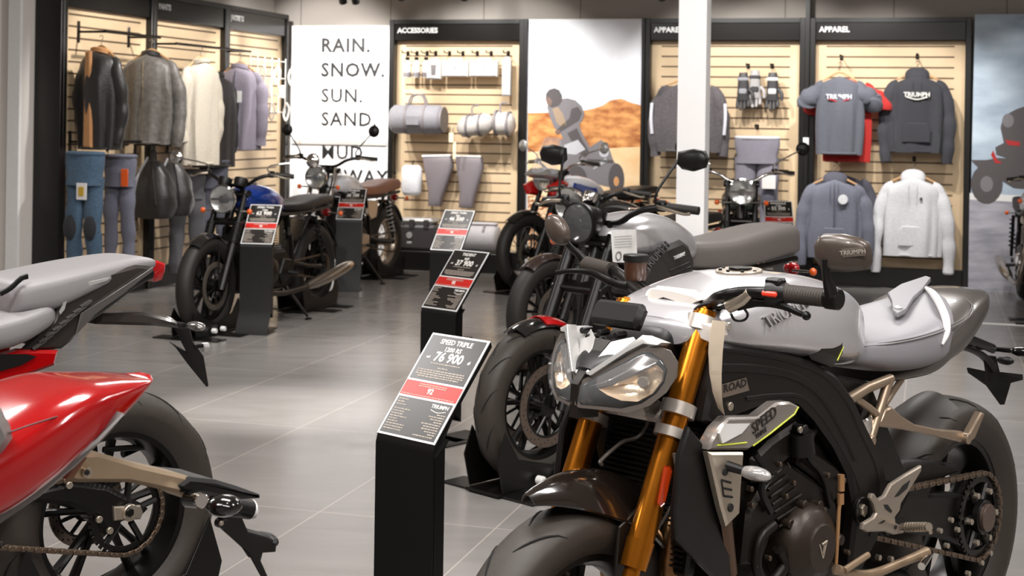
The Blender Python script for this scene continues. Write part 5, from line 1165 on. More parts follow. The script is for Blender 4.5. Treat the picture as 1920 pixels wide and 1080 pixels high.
price_stand('price stand between the sage green motorcycle and the zip hoodie', 1.925, 11.05, 4, 'BONNEVILLE', 'T100', '52 300')
# ================================================================== WALL POSTERS AND LETTERING
class Flat:
    """a flat printed thing on the back wall: local x along the wall, y into it, z up"""
    def __init__(s, name, label, cat, r0, d): s.r0 = r0; s.d = d; s.t = room_thing(name, label, cat, r0, d)
    def p(s, x, y, off=0.): v = on_back(x, y, s.d); return V((v.x-s.r0, -off, v.z))
    def poly(s, name, pts, mt_, off=.002, par=None):
        m = M(); slab(m, [s.p(x, y, off) for x, y in pts], (0, .0012, 0)); return obj(name, m, mt_, par or s.t, smooth=False)
def circ(x, y, rx, ry=None, n=18): ry = ry or rx; return [(x+rx*math.cos(2*math.pi*k/n), y+ry*math.sin(2*math.pi*k/n)) for k in range(n)]
def print_mat(name, c1, c2, scale, stretch=(1, 1, 1), lo=.35, hi=.65, det=6):
    m = bpy.data.materials.new(name); m.use_nodes = True; n, l = m.node_tree.nodes, m.node_tree.links; b = n['Principled BSDF']
    tc = n.new('ShaderNodeTexCoord'); mp = n.new('ShaderNodeMapping'); mp.inputs['Scale'].default_value = stretch; no = n.new('ShaderNodeTexNoise'); no.inputs['Scale'].default_value = scale; no.inputs['Detail'].default_value = det
    rp = n.new('ShaderNodeValToRGB'); rp.color_ramp.elements[0].position = lo; rp.color_ramp.elements[1].position = hi; rp.color_ramp.elements[0].color = lin(c1); rp.color_ramp.elements[1].color = lin(c2)
    l.new(tc.outputs['Object'], mp.inputs[0]); l.new(mp.outputs[0], no.inputs['Vector']); l.new(no.outputs[0], rp.inputs[0]); l.new(rp.outputs[0], b.inputs['Base Color']); b.inputs['Roughness'].default_value = .45
    return m
PG = mat('print_grey_tone', (122, 118, 122), .5); PGD = mat('print_dark_tone', (82, 77, 78), .5); PGL = mat('print_pale_tone', (190, 190, 196), .5); PSK = mat('print_skin_tone', (120, 98, 88), .5)
F1 = Flat('desert_poster', 'tall poster of a rider leaning a motorcycle on an orange desert track', 'poster', -3.70, DW+.01)
m = M(); m.box((.575, .03, 1.185), (1.15, .05, 2.37), b=.003); obj('backing', m, WHT, F1.t)
m = M(); m.box((.018, -.012, 1.185), (.036, .04, 2.37), b=.003); m.box((1.14, -.012, 1.185), (.03, .04, 2.37), b=.003); obj('frame', m, FRAME, F1.t)
F1.poly('sky', [(990, 38), (1203, 37), (1203, 230), (990, 230)], print_mat('poster_sky', (206, 208, 220), (232, 234, 240), 1.2), .002)
F1.poly('dunes', [(990, 212), (1030, 211), (1093, 208), (1112, 204), (1130, 198), (1145, 188), (1165, 185), (1185, 193), (1203, 198), (1203, 300), (990, 300)], print_mat('poster_dunes', (150, 84, 40), (222, 160, 96), 7, (1, 1, 2)), .0035)
F1.poly('dust_track', [(990, 285), (1203, 275), (1203, 372), (990, 372)], print_mat('poster_dust', (222, 176, 120), (240, 214, 176), 3), .005)
F1.poly('stony_ground', [(990, 368), (1100, 362), (1203, 366), (1203, 520), (990, 520)], print_mat('poster_stones', (150, 78, 34), (248, 220, 180), 26, (1, 1, 1.6), .4, .6), .006)
r1 = F1.poly('rider', [(1026, 200), (1034, 194), (1050, 186), (1064, 184), (1079, 188), (1091, 199), (1096, 213), (1092, 226), (1086, 234), (1092, 250), (1102, 268), (1111, 284), (1104, 298), (1088, 300), (1074, 284), (1060, 268), (1052, 252), (1040, 240), (1032, 222)], PG, .0075)
F1.poly('helmet', [(1024, 188), (1024, 176), (1030, 168), (1040, 165), (1049, 169), (1054, 179), (1054, 190), (1048, 198), (1036, 202), (1028, 198)], PGD, .009, r1); F1.poly('face', [(1023, 184), (1031, 182), (1036, 190), (1033, 198), (1027, 197)], PSK, .010, r1)
F1.poly('vest', [(1036, 204), (1046, 200), (1056, 214), (1062, 232), (1056, 240), (1044, 230)], mat('print_vest_tone', (160, 138, 116), .5), .009, r1)
F1.poly('arm', [(1072, 204), (1084, 200), (1092, 212), (1086, 226), (1070, 236), (1050, 248), (1044, 244), (1052, 236), (1068, 222)], PGD, .009, r1); F1.poly('glove', circ(1046, 247, 5, 4), PSK, .010, r1)
F1.poly('leg', [(1064, 250), (1082, 240), (1092, 262), (1106, 286), (1098, 296), (1084, 286)], PGD, .009, r1)
b1 = F1.poly('printed_motorcycle', [(1050, 262), (1080, 255), (1100, 280), (1128, 262), (1142, 276), (1150, 300), (1166, 322), (1150, 352), (1120, 345), (1090, 350), (1060, 330), (1046, 300)], PG, .0085)
F1.poly('printed_wheel', circ(1156, 336, 15, 30), PGD, .010, b1); F1.poly('printed_hub', circ(1156, 340, 5, 9), mat('print_tan', (206, 150, 100), .5), .011, b1); F1.poly('printed_wheel', circ(1080, 340, 22, 30), PGD, .010, b1)
F1.poly('printed_lamp', circ(1133, 286, 9), PGL, .011, b1); F1.poly('printed_fork', [(1112, 318), (1116, 310), (1136, 296), (1140, 302)], PGL, .011, b1); F1.poly('printed_tank', [(1058, 272), (1084, 262), (1098, 280), (1080, 290), (1060, 288)], PGL, .010, b1); F1.poly('printed_bar', [(1100, 302), (1102, 298), (1150, 300), (1150, 306)], PGD, .011, b1)
F2 = Flat('road_poster', 'large blue sky poster of a racing motorcycle on a grey road at the right edge', 'poster', .36, DW+.01)
m = M(); m.box((.9, .03, 1.185), (1.8, .05, 2.37), b=.003); obj('backing', m, WHT, F2.t)
F2.poly('sky', [(1828, 27), (2200, 24), (2200, 380), (1820, 380)], print_mat('poster_storm_sky', (104, 124, 146), (206, 220, 232), 1.6, (.6, 1, 1.6), .32, .68), .002)
F2.poly('road', [(1816, 372), (2200, 392), (2200, 610), (1812, 552)], print_mat('poster_road', (142, 142, 152), (180, 178, 186), 3, (1, 1, 5)), .0035)
F2.poly('road_line', [(1818, 362), (2200, 380), (2200, 395), (1818, 374)], WHT, .005)
r2 = F2.poly('printed_rider', [(1876, 240), (1880, 222), (1892, 212), (1905, 205), (1925, 198), (1990, 230), (2000, 290), (1930, 300), (1900, 300), (1868, 290), (1866, 276), (1882, 268)], PGD, .006)
F2.poly('printed_helmet', circ(1890, 226, 11, 13), PG, .007, r2); F2.poly('printed_stripe', [(1884, 262), (1912, 266), (1912, 274), (1890, 272)], mat('print_red', (178, 40, 42), .5), .008, r2)
b2 = F2.poly('printed_bike', [(1820, 300), (1850, 300), (1870, 296), (1990, 300), (1990, 360), (1900, 352), (1880, 340), (1850, 330)], PGD, .0065); F2.poly('printed_wheel', circ(1850, 345, 30, 37), PGD, .007, b2); F2.poly('printed_hub', circ(1850, 345, 12, 15), PG, .008, b2)
F2.poly('printed_fairing', [(1862, 282), (1870, 300), (1880, 306), (1866, 306), (1858, 290)], mat('print_red', (178, 40, 42), .5), .008, b2)
# words on the white panel
LTR = [('RAIN.', 602, 86, .0052), ('SNOW.', 602, 132, .0045), ('SUN.', 602, 180, .0015), ('SAND.', 602, 224, .0015), ('MUD.', 602, 286, .0008), ('ALWAYS.', 602, 331, .002)]
INK = mat('black_wall_lettering', (36, 36, 38), .5)
for s_, x, y, off in LTR:
    p = on_back(x, y, DW+.069); o = RR(p.x, DW+.066, p.z)
    t = text_mesh('wall_word', s_, .188, INK, None, frame_mtx(o, NL, V((0, 0, 1))), ext=.002, off=off, align='LEFT', sx=1.0, sp=1.12)
    tag(t, 'black word %s lettered on the white wall panel' % s_.strip('.'), 'lettering', 'words on the white panel'); 
p = on_back(575, 266, DW+.05); p2 = on_back(728, 266, DW+.05)
m = M(); rbox(m, RL+.02, -5.09, DW+.052, DW+.068, p.z-.02, p.z+.02); o = obj('panel_batten', m, mat('pale_batten', (196, 194, 190), .5)); tag(o, 'pale horizontal batten across the white word panel', 'batten')
m = M(); rbox(m, -1.10, -1.062, DW-.02, DW+.12, 0, ZC); o = obj('steel_upright', m, FRAME); tag(o, 'dark steel upright between the two apparel wall units', 'post')
m = M(); v_ = on_back(1480, 268, DW-.03); m.box((0, 0, 0), (.05, .006, .10), b=.002); o = obj('wall_tag', m, WHT); o.location = RR(-1.13+.05, DW-.024, v_.z); o.rotation_euler = (0, 0, -TH); tag(o, 'small white tag on the dark upright between apparel units', 'tag')
# ceiling spotlights
for i, (x, w_) in enumerate([(560, 0), (640, 1), (664, 1), (750, 1), (868, 1), (1240, 1)]):
    if not w_: continue
    v_ = on_back(x, 0, 12.2); zz = v_.z-.035+(.03 if i > 2 else 0)
    t = room_thing('ceiling_spotlight', ('black track spotlight hanging above the white word wall, left of its pair', 'black track spotlight hanging above the white word wall, right of its pair', 'black track spotlight above the left edge of the accessories unit', 'black track spotlight above the middle of the accessories unit', 'black track spotlight beside the top of the white column')[i-1], 'spotlight', v_.x, 12.2, zz, group='ceiling track spotlights')
    m = M(); m.disc((0, .02, .06), (0, .6, -1), .036, .12, 20); obj('lamp_can', m, BLK, t)
    m = M(); m.tube([(0, 0, .08), (0, -.02, .2), (0, -.02, ZC-zz)], .008, 8); obj('stem', m, BLK, t)
# ================================================================== GARMENTS
def cloth(name, c, rough=.85, scale=60, b=.35, c2=None, sheen=.1, **k): return mat(name, c, rough, bump=b, scale=scale, col2=c2, sheen=sheen, dist=.006, var=.14, **k)
def ringpts(a, b, z, slope, n, ph, f, cx=0., cy=0., sq=.8):
    out = []
    for k in range(n):
        t = 2*math.pi*k/n; c_, s_ = math.cos(t), math.sin(t)
        rr = 1+f*(math.sin(5*t+ph)+.7*math.sin(9*t+ph*1.7)+.4*math.sin(14*t-ph))
        x = math.copysign(abs(c_)**sq, c_)*a*rr; y = math.copysign(abs(s_)**sq, s_)*b*(1+2.2*(rr-1)); out.append((cx+x, cy+y, z-slope*abs(x)))
    return out
def torso(m, W, Ln, D, seed=0, flare=1., fold=.03, neck=.075, nz=0.):
    ph = seed*1.3; L = [(neck, D*.42, -nz, .25), (neck*1.35, D*.5, -.012-nz*.6, .32), (W*.32, D*.66, -.02, .34), (W*.42, D*.8, -.03, .36), (W*.475, D*.92, -.06, .34), (W*.485, D, -.16, .08)]
    n = 9
    for i in range(1, n+1):
        t = i/n; L.append((W*(.48+.03*math.sin(t*3)*flare+.012*flare*t), D*(1+.1*math.sin(t*4+seed)), -.16-(Ln-.16)*t, 0))
    rings = []
    for i, (a, b, z, sl) in enumerate(L): rings.append(ringpts(a, b, z, sl, 40, ph+i*.12, fold*min(1, max(0, (i-3)/5))))
    m.loft(rings)
def sleeve(m, sd, W, l, ang=.12, r0=.075, r1=.048, seed=0, fwd=0., D=.1, bend=.06):
    P_ = [V((sd*W*.34, 0, -.085)), V((sd*W*.43, 0, -.115))]; n = 9
    for i in range(n+1):
        t = i/n; P_.append(V((sd*(W*.475+.012*math.sin(min(1, t*4)*1.57)+ang*t*l+bend*math.sin(t*math.pi)*.5), -fwd*t-.02*math.sin(t*5+seed), -.165-(l-.09)*t)))
    rs = [r0*.55, r0*.72]+[r0*(.86 if i == 0 else 1)+(r1-r0)*(i/n)+.0045*math.sin(i*2.3+seed)+.003*math.sin(i*4.7+seed*2) for i in range(n+1)]
    m.tube(P_, rs, 18, 3, flat=.62, up=(0, 1, 0)) if False else m.tube(P_, rs, 18, 3, flat=1.0, up=(0, 0, 1)); m.v = [(x, y*.72, z) for x, y, z in m.v]
    return V(P_[-1]), rs[-1]
def hanger(label, loc, yaw, W=.4, mt_=None, group='clothes hangers'):
    t = thing('clothes_hanger', label, 'hanger', loc, yaw, group)
    m = M(); m.tube([(-W/2, 0, -.075), (-.04, 0, -.005), (0, 0, .006), (.04, 0, -.005), (W/2, 0, -.075)], [.008, .011, .012, .011, .008], 10, 4, flat=.7, up=(0, 0, 1)); obj('wooden_bar', m, mt_ or WOOD, t)
    m = M(); m.tube([(0, 0, .0), (0, 0, .05), (.018, 0, .07), (.0, 0, .092), (-.018, 0, .078)], .0028, 8, 5); obj('hook', m, CHR, t); return t
WOOD = mat('hanger_wood', (204, 160, 112), .45, scale=18, bump=.05, var=.15)
PEG = mat('peg_hook_metal', (44, 41, 39), .3, .8)
def peg(loc, yaw, ln=.22, label='black peg hook in the slat wall above the garment', cat='hook', group='peg hooks on the slat walls', mt_=None):
    t = thing('peg_hook', label, cat, loc, yaw, group); m = M(); m.tube([(0, .0, 0), (0, -ln, 0), (0, -ln-.008, .02)], .006, 8); m.box((0, 0, 0), (.03, .008, .045), b=.002); obj('arm', m, mt_ or PEG, t); return t
def garment(kind, label, loc, yaw, W, Ln, mt_, sl=.56, D=.09, seed=0, group=None, mt2=None, hood=None, hang=None, sang=.10, zipm=None, neck=.07, printf=None, cuffs=None, stripe=None, collar=True, open_=False, fold=.06):
    t = thing(kind, label, {'t_shirt': 'T-shirt'}.get(kind, kind.replace('_', ' ').split()[-1]), loc, yaw, group)
    m = M(); torso(m, W, Ln, D, seed, fold=fold, neck=neck, nz=.022 if kind == 'jacket' else .035); obj('torso', m, mt_, t, ang=75)
    for sd in (-1, 1):
        m = M(); e, r_ = sleeve(m, sd, W, sl, sang+(0 if kind != 't_shirt' else .3), .066 if kind != 't_shirt' else .078, .046 if kind != 't_shirt' else .092, seed+sd, D=D); s_ = obj('sleeve', m, mt_, t, ang=75)
        if cuffs: m = M(); m.tube([e+V((0, 0, .03)), e+V((0, 0, -.015))], [r_*.95, r_*.86], 14, flat=.75, up=(1, 0, 0)); obj('cuff', m, cuffs, s_)
        if stripe: m = M(); m.tube([V((sd*(W*.455+.085), -.055, -.22)), V((sd*(W*.455+.09), -.065, -.36)), V((sd*(W*.455+.08), -.06, -.5))], .014, 8, 3, flat=.4, up=(1, 0, 0)); obj('reflective_stripe', m, stripe, s_)
    if kind in ('jacket',) and collar:
        m = M(); m.lathe([(neck*.8, -.03), (neck*1.12, -.024), (neck*1.2, .004), (neck*1.02, .014), (neck*.8, -.01)], (0, .005, -.018), (0, .3, 1), 24); obj('collar', m, mt2 or mt_, t)
    if open_:
        m = M(); m.prism([(-.028, -.02), (.028, -.02), (.05, -Ln*.98), (-.035, -Ln*.98)], -D*1.16, -D*.9, .01, fn=lambda u, w_, z: (u, w_, z)); obj('lining', m, mt2 or BLK, t)
    if zipm:
        m = M(); m.tube([(0, -D*.75, -.03), (0, -D*1.03, -.12), (.004, -D*1.06, -Ln*.5), (0, -D*1.06, -Ln*.98)], .0045, 6, 4); obj('zip', m, zipm, t)
    if hood:
        m = M(); m.body([(-.09, -.03, -.09, -.05, .05, 1, 1), (-.06, .035, -.10, -.04, .095, .9, 1), (0, .05, -.09, -.02, .105, .9, 1), (.06, .02, -.08, -.03, .08, 1, 1), (.08, -.02, -.06, -.04, .03, 1, 1)], 3, 24); m.v = [(y, x*.9+.02, z) for x, y, z in m.v]; obj('hood', m, hood, t, ang=80)
        m = M(); m.prism([(-.12, -Ln*.70), (-.085, -Ln*.62), (.085, -Ln*.62), (.12, -Ln*.70), (.12, -Ln*.88), (-.12, -Ln*.88)], -D*1.16, -D*.92, .012); obj('front_pocket', m, mt_, t)
        for sd in (-1, 1): m = M(); m.tube([(sd*.03, -D*.8, -.05), (sd*.035, -D*1.12, -.12), (sd*.03, -D*1.14, -.24)], .0025, 6, 3); obj('drawstring', m, hood, t)
    m = M(); m.tube([(W*.47*math.cos(a), D*1.0*math.sin(a), -Ln+.012) for a in [2*math.pi*k/24 for k in range(25)]], .010, 6, 1); obj('hem', m, mt_, t)
    if printf: printf(t, D)
    if hang: hanger(hang, V(loc)+V((0, 0, .012)), yaw, W*.8)
    return t
def wordprint(s, size, z, c, extra=None):
    def f(t, D):
        text_mesh('chest_print', s, size, mat('print_'+extra[0] if extra else 'print_white', c, .6), t, frame_mtx((0, -D*1.09, z), (1, 0, 0), (0, 0, 1)), ext=.006, off=.0015, sx=.95)
        m = M(); m.tube([(-size*1.6, -D*1.1, z-size*.35), (0, -D*1.12, z-size*.75), (size*1.6, -D*1.1, z-size*.35)], .006, 6, 4); obj('print_swoosh', m, mat('print_'+extra[1] if extra else 'print_white', extra[2] if extra else c, .6), t)
    return f
def bk(x, y, d): v = on_back(x, y, d); return RR(v.x, v.y, v.z)
GD = -TH
GRAY = cloth('slate_grey_cotton', (92, 94, 104)); CHAR = cloth('charcoal_cotton', (58, 58, 64)); WHC = cloth('white_cotton', (226, 226, 230)); REDC = cloth('red_cotton', (196, 44, 40)); ZG = cloth('grey_blue_cotton', (112, 114, 128)); ZG2 = cloth('dark_grey_cotton', (84, 84, 96))
# right apparel unit
garment('t_shirt', 'slate grey T-shirt with red and blue wing print on the right apparel wall', bk(1575, 139, DW-.235), GD, .385, .70, GRAY, sl=.20, seed=1, group='tops on the right apparel unit', printf=wordprint('TRIUMPH', .055, -.2, (226, 226, 238), ('white_blue', 'red', (206, 60, 52))), hang='wooden hanger holding the slate grey T-shirt')
garment('t_shirt', 'red T-shirt hanging behind the slate grey one', bk(1590, 143, DW-.11), GD, .40, .75, REDC, sl=.22, seed=2, group='tops on the right apparel unit', D=.035)
garment('hoodie', 'charcoal pullover hoodie with white wing print on the right apparel wall', bk(1720, 137, DW-.09), GD, .46, .69, CHAR, sl=.70, seed=3, group='tops on the right apparel unit', hood=CHAR, sang=.03, printf=wordprint('TRIUMPH', .055, -.19, (238, 236, 230)), hang='wooden hanger holding the charcoal hoodie')
garment('hoodie', 'grey zip hoodie with round white chest badge below the T-shirts', bk(1566, 332, DW-.2), GD, .47, .70, ZG, sl=.70, seed=4, group='tops on the right apparel unit', hood=ZG2, sang=.06, zipm=ZG2, hang='wooden hanger holding the grey zip hoodie', printf=lambda t, D: obj('chest_badge', (lambda m: m.disc((.075, -D*1.08, -.19), (0, 1, 0), .042, .02, 24))(M()), WHC, t))
garment('hoodie', 'dark grey hoodie hanging behind the grey zip hoodie', bk(1580, 322, DW-.03), GD, .45, .66, ZG2, sl=.6, seed=9, group='tops on the right apparel unit', D=.04, sang=.02)
garment('hoodie', 'white pullover hoodie below the charcoal hoodie', bk(1712, 328, DW-.12), GD, .47, .70, WHC, sl=.76, seed=5, group='tops on the right apparel unit', hood=WHC, sang=.09, cuffs=WHC, hang='wooden hanger holding the white hoodie', printf=lambda t, D: obj('chest_badge', (lambda m: m.disc((.07, -D*1.08, -.2), (0, 1, 0), .012, .02, 12))(M()), ZG2, t))
for x, y, wh in [(1578, 108, 'above the T-shirts'), (1720, 106, 'above the charcoal hoodie'), (1567, 300, 'above the grey zip hoodie'), (1714, 298, 'above the white hoodie')]:
    v = on_back(x, y, DW+.09); peg(RR(v.x, v.y, v.z), GD, .2, 'peg hook in the slat wall '+wh)
# left apparel unit
JG = cloth('grey_textile', (104, 98, 102), c2=(60, 56, 58)); LTG = mat('reflective_grey', (214, 214, 222), .4)
garment('jacket', 'grey and black touring jacket half hidden by the white column', bk(1293, 148, DW-.12), GD, .54, .66, JG, sl=.62, D=.11, seed=6, mt2=BLK, stripe=LTG, zipm=BLK, sang=.05, hang='hanger holding the touring jacket behind the column')
def glove(label, loc, yaw, c, cuffc):
    t = thing('glove', label, 'glove', loc, yaw, 'motorcycle gloves on the apparel wall'); m = M()
    m.body([(.0, .035, -.035, 0, .02, .8, .8), (-.05, .045, -.045, 0, .028, .7, .7), (-.12, .05, -.05, 0, .03, .7, .7), (-.19, .052, -.052, 0, .03, .7, .7), (-.25, .058, -.058, 0, .026, .7, .7)], 3, 18); m.v = [(z, y, x) for x, y, z in m.v]
    obj('palm', m, c, t, ang=70)
    for k in range(4):
        m = M(); x = -.042+k*.028; l_ = (.07, .085, .08, .06)[k]; m.tube([(x, 0, -.22), (x*1.15, -.01, -.25-l_*.5), (x*1.15, -.03, -.25-l_)], [.016, .015, .012], 10, 3); obj('finger', m, c, t)
    m = M(); m.tube([(.05, 0, -.15), (.085, -.02, -.19), (.085, -.03, -.25)], [.018, .016, .013], 10, 3); obj('thumb', m, c, t)
    m = M(); m.box((0, -.02, -.06), (.10, .03, .03), b=.006); obj('cuff_strap', m, cuffc, t); m = M(); m.box((0, -.03, -.17), (.07, .02, .05), b=.008); obj('knuckle_guard', m, cuffc, t); return t
GL = cloth('black_glove_leather', (56, 54, 56), .5); GLL = mat('grey_knuckle', (150, 150, 156), .4)
glove('black and grey motorcycle glove, leftmost of the three on the apparel wall', bk(1394, 136, DW-.05), GD, GL, GLL); glove('pale glove between two black gloves on the apparel wall', bk(1416, 132, DW-.02), GD, cloth('grey_glove_leather', (176, 172, 172), .5), GL); glove('black glove on the right with a white tag', bk(1449, 136, DW-.05), GD, GL, WHT)
for x, wh in ((1403, 'above the left pair of gloves'), (1448, 'above the right glove')): v = on_back(x, 124, DW+.09); peg(RR(v.x, v.y, v.z), GD, .14, 'peg hook in the slat wall '+wh)
def trousers(label, loc, yaw, W, Ln, mt_, seed=0, group=None, D=.06, belt=None, spread=.02, kneem=None, tagc=None):
    t = thing('trousers', label, 'trousers', loc, yaw, group); m = M()
    m.loft([ringpts(W*(.5+.03*math.sin(i)), D*(1+.25*i/6), -.24*i/6, 0, 30, seed+i*.2, .02) for i in range(7)]); obj('waist', m, mt_, t, ang=75)
    for sd in (-1, 1):
        m = M(); n = 9; P_ = [V((sd*(W*.25+spread*k/n), .01*math.sin(k+seed), -.19-(Ln-.19)*k/n)) for k in range(n+1)]; rs = [W*.27*(1-.32*k/n)+.005*math.sin(k*2.3+seed+sd) for k in range(n+1)]
        m.tube(P_, rs, 18, 3, flat=.62, up=(1, 0, 0)); lg = obj('trouser_leg', m, mt_, t, ang=75)
        if kneem: m = M(); m.sph((sd*(W*.26+spread*.5), -D*.75, -.19-(Ln-.19)*.45), W*.2, .9, .5, 1.5); obj('knee_panel', m, kneem, lg)
    m = M(); m.tube([(W*.5*math.cos(a), D*math.sin(a), -.012) for a in [2*math.pi*k/24 for k in range(25)]], .016, 8, 1); obj('waistband', m, belt or mt_, t)
    if tagc:
        tg = M(); tg.box(tagc[1], tagc[2], b=.002); obj('price_tag', tg, tagc[0], t)
        if len(tagc) > 3: tg = M(); tg.box(V(tagc[1])+V((0, -.006, .0)), (tagc[2][0]*.5, .004, tagc[2][2]*.55), b=.001); obj('tag_label', tg, tagc[3], t)
    return t
trousers('grey textile riding trousers with white tag on the apparel wall', bk(1420, 256, DW-.08), GD, .38, .98, cloth('lilac_grey_textile', (134, 130, 142)), 2, D=.07, belt=mat('white_waistband', (210, 208, 214), .7), kneem=ZG2, tagc=(WHT, (.12, -.12, -.40), (.12, .008, .12)))
v = on_back(1420, 238, DW+.09); peg(RR(v.x, v.y, v.z), GD, .18, 'peg hook in the slat wall above the grey riding trousers')
# ---- left wall
def lw(x, y, off=.21): v = on_left(x, y, RL+off); return RR(v.x, v.y, v.z)
LEA = cloth('grey_worn_leather', (122, 118, 112), .45, 30, .5, (70, 66, 62)); TAN = cloth('tan_lining', (196, 140, 88), .6); BLC = cloth('black_leather', (42, 39, 38), .4); PUR = cloth('lilac_grey_jacket_cloth', (150, 142, 156)); BEI = cloth('beige_waxed_cotton', (196, 186, 170)); 
GRL = 'jackets on the left wall rail'
garment('jacket', 'open black jacket with tan lining, nearest on the left wall', lw(190, 92), GD-.25, .34, .74, BLC, sl=.62, D=.12, seed=1, group=GRL, mt2=TAN, open_=True, hang='wooden hanger of the tan lined jacket', sang=.0)
garment('jacket', 'grey worn leather jacket with ribbed shoulders on the left wall', lw(284, 98), GD, .40, .72, LEA, sl=.66, D=.12, seed=2, group=GRL, zipm=CHR, mt2=BLC, hang='wooden hanger of the grey leather jacket', sang=.06)
garment('jacket', 'beige jacket seen from the side in the middle bay of the left wall', lw(376, 112, .34), GD+1.25, .34, .86, BEI, sl=.6, D=.09, seed=3, group=GRL, sang=.0, hang='hanger of the beige jacket')
garment('jacket', 'black jacket seen from the side behind the beige one', lw(404, 138, .2), GD+1.3, .42, .8, BLC, sl=.6, D=.09, seed=8, group=GRL, sang=.0)
garment('jacket', 'lilac grey jacket with white tag, farthest on the left wall', lw(450, 122, .26), GD, .37, .74, PUR, sl=.62, D=.10, seed=4, group=GRL, zipm=ZG2, mt2=PUR, hang='wooden hanger of the lilac grey jacket', sang=.03, printf=lambda t, D: obj('price_tag', (lambda m: m.box((.05, -D*1.2, -.28), (.06, .004, .10), b=.001))(M()), WHT, t))
def rail(label, pa, pb, off):
    a, b_ = on_left(*pa, RL+off), on_left(*pb, RL+off); zz = (a.z+b_.z)/2; A, B_ = RR(a.x, a.y, zz), RR(b_.x, b_.y, zz); t = thing('clothes_rail', label, 'rail', A, R(90)-TH, 'rails on the left slat wall'); L_ = (B_-A).length
    m = M(); m.tube([(0, 0, 0), (L_, 0, 0)], .011, 10); obj('bar', m, PEG, t)
    for x in (.05, L_-.05): m = M(); m.tube([(x, 0, 0), (x, off+.055, 0)], .009, 8); m.box((x, off+.05, 0), (.03, .01, .16), b=.002); obj('bracket', m, PEG, t)
rail('upper clothes rail across the two nearer bays of the left wall', (196, 57), (300, 72), .2); rail('upper clothes rail in the middle and far bays', (330, 78), (470, 100), .2)
rail('lower clothes rail in the nearest bay', (180, 264), (262, 268), .2); rail('lower clothes rail in the middle bay', (300, 270), (370, 272), .2)
DEN = cloth('blue_denim', (86, 112, 136), .9, 80, .3, (40, 56, 74)); GDN = cloth('grey_denim', (104, 104, 118), .9, 80, .3); BDN = cloth('black_denim', (40, 40, 44), .9, 80, .3)
trousers('blue and black denim jeans with yellow and white tag on the left wall', lw(160, 285), GD-.1, .30, .98, DEN, 1, GRL.replace('jackets', 'trousers'), D=.07, kneem=BDN, tagc=(WHT, (.05, -.10, -.28), (.09, .006, .12), mat('tag_yellow', (196, 160, 50), .5)))
trousers('grey denim jeans with an orange tag beside the blue jeans', lw(226, 290), GD, .25, .90, GDN, 2, GRL.replace('jackets', 'trousers'), D=.06, tagc=(mat('tag_orange', (226, 92, 34), .5), (.09, -.09, -.17), (.06, .006, .13)))
trousers('dark grey trousers hanging low in the middle bay', lw(352, 318, .2), GD+.4, .28, .85, cloth('dark_grey_twill', (84, 82, 86)), 3, GRL.replace('jackets', 'trousers'), D=.06)
trousers('long grey trousers hanging at the dark post of the far bay', lw(402, 300, .2), GD+.8, .24, .8, ZG2, 5, GRL.replace('jackets', 'trousers'), D=.05)
def backpack(label, loc, yaw, s_=1., seed=0):
    t = thing('backpack', label, 'bag', loc, yaw, 'black bags in the middle bay', s_); m = M()
    m.body([(-.42, -.0, 0, 0, .01, .8, .8)]*0 or [(-.40, .06, -.06, 0, .10, .7, .7), (-.38, .085, -.085, 0, .145, .6, .6), (-.26, .10, -.10, 0, .16, .6, .6), (-.12, .08, -.08, 0, .13, .7, .7), (-.02, .05, -.05, 0, .06, .8, .8), (.0, .02, -.02, 0, .03, 1, 1)], 4, 26); m.v = [(y*(1+.04*math.sin(x*40+z*30)), z, x) for x, y, z in m.v]; obj('sack', m, BLC, t, ang=75)
    for sd in (-1, 1): m = M(); m.tube([(sd*.02, -.04, .02), (sd*.06, -.11, -.12), (sd*.09, -.12, -.30)], .010, 8, 4, flat=.5); obj('strap', m, mat('grey_strap', (150, 148, 150), .6) if sd < 0 else BLC, t)
    m = M(); m.tube([(-.02, 0, 0), (-.015, 0, .06), (.015, 0, .06), (.02, 0, 0)], .005, 8, 4); obj('top_loop', m, BLC, t); return t
backpack('black drawstring bag on the left, hanging in the middle bay', lw(288, 300), GD, 1.15); backpack('black drawstring bag on the right, hanging in the middle bay', lw(322, 302, .25), GD+.3, 1.1)
# white accessories on a wire grid in the far bay
t = thing('wire_rack', 'white wire rack with small items in the far bay', 'rack', lw(470, 110, .14), R(90)-TH)
m = M()
for k in range(4): m.tube([(0, 0, -.16*k), (.75, 0, -.16*k)], .004, 6)
for k in range(6): m.tube([(.15*k, 0, .03), (.15*k, 0, -.5)], .004, 6)
obj('wire_grid', m, WHT, t)
random.seed(5)
for k in range(7):
    z0 = -.05-.17*(k % 3); x0 = .06+.105*k; loc = t.location+(NB*x0)+NL*.09+V((0, 0, z0)); g_ = thing('accessory_pack', ['white looped strap on the wire rack', 'small white packet on the wire rack', 'pale hanging strap at the rack edge'][k % 3], 'packet', loc, GD, 'small white items on the wire rack')
    m = M()
    if k % 3 == 1: m.box((0, 0, -.07), (.07, .02, .12), b=.004)
    else: m.tube([(0, 0, 0), (.03, 0, -.06), (.0, 0, -.17), (-.03, 0, -.10), (-.01, 0, -.02)], .009, 8, 4, flat=.5)
    obj('body', m, mat('pale_item', (232, 224, 214), .5), g_)
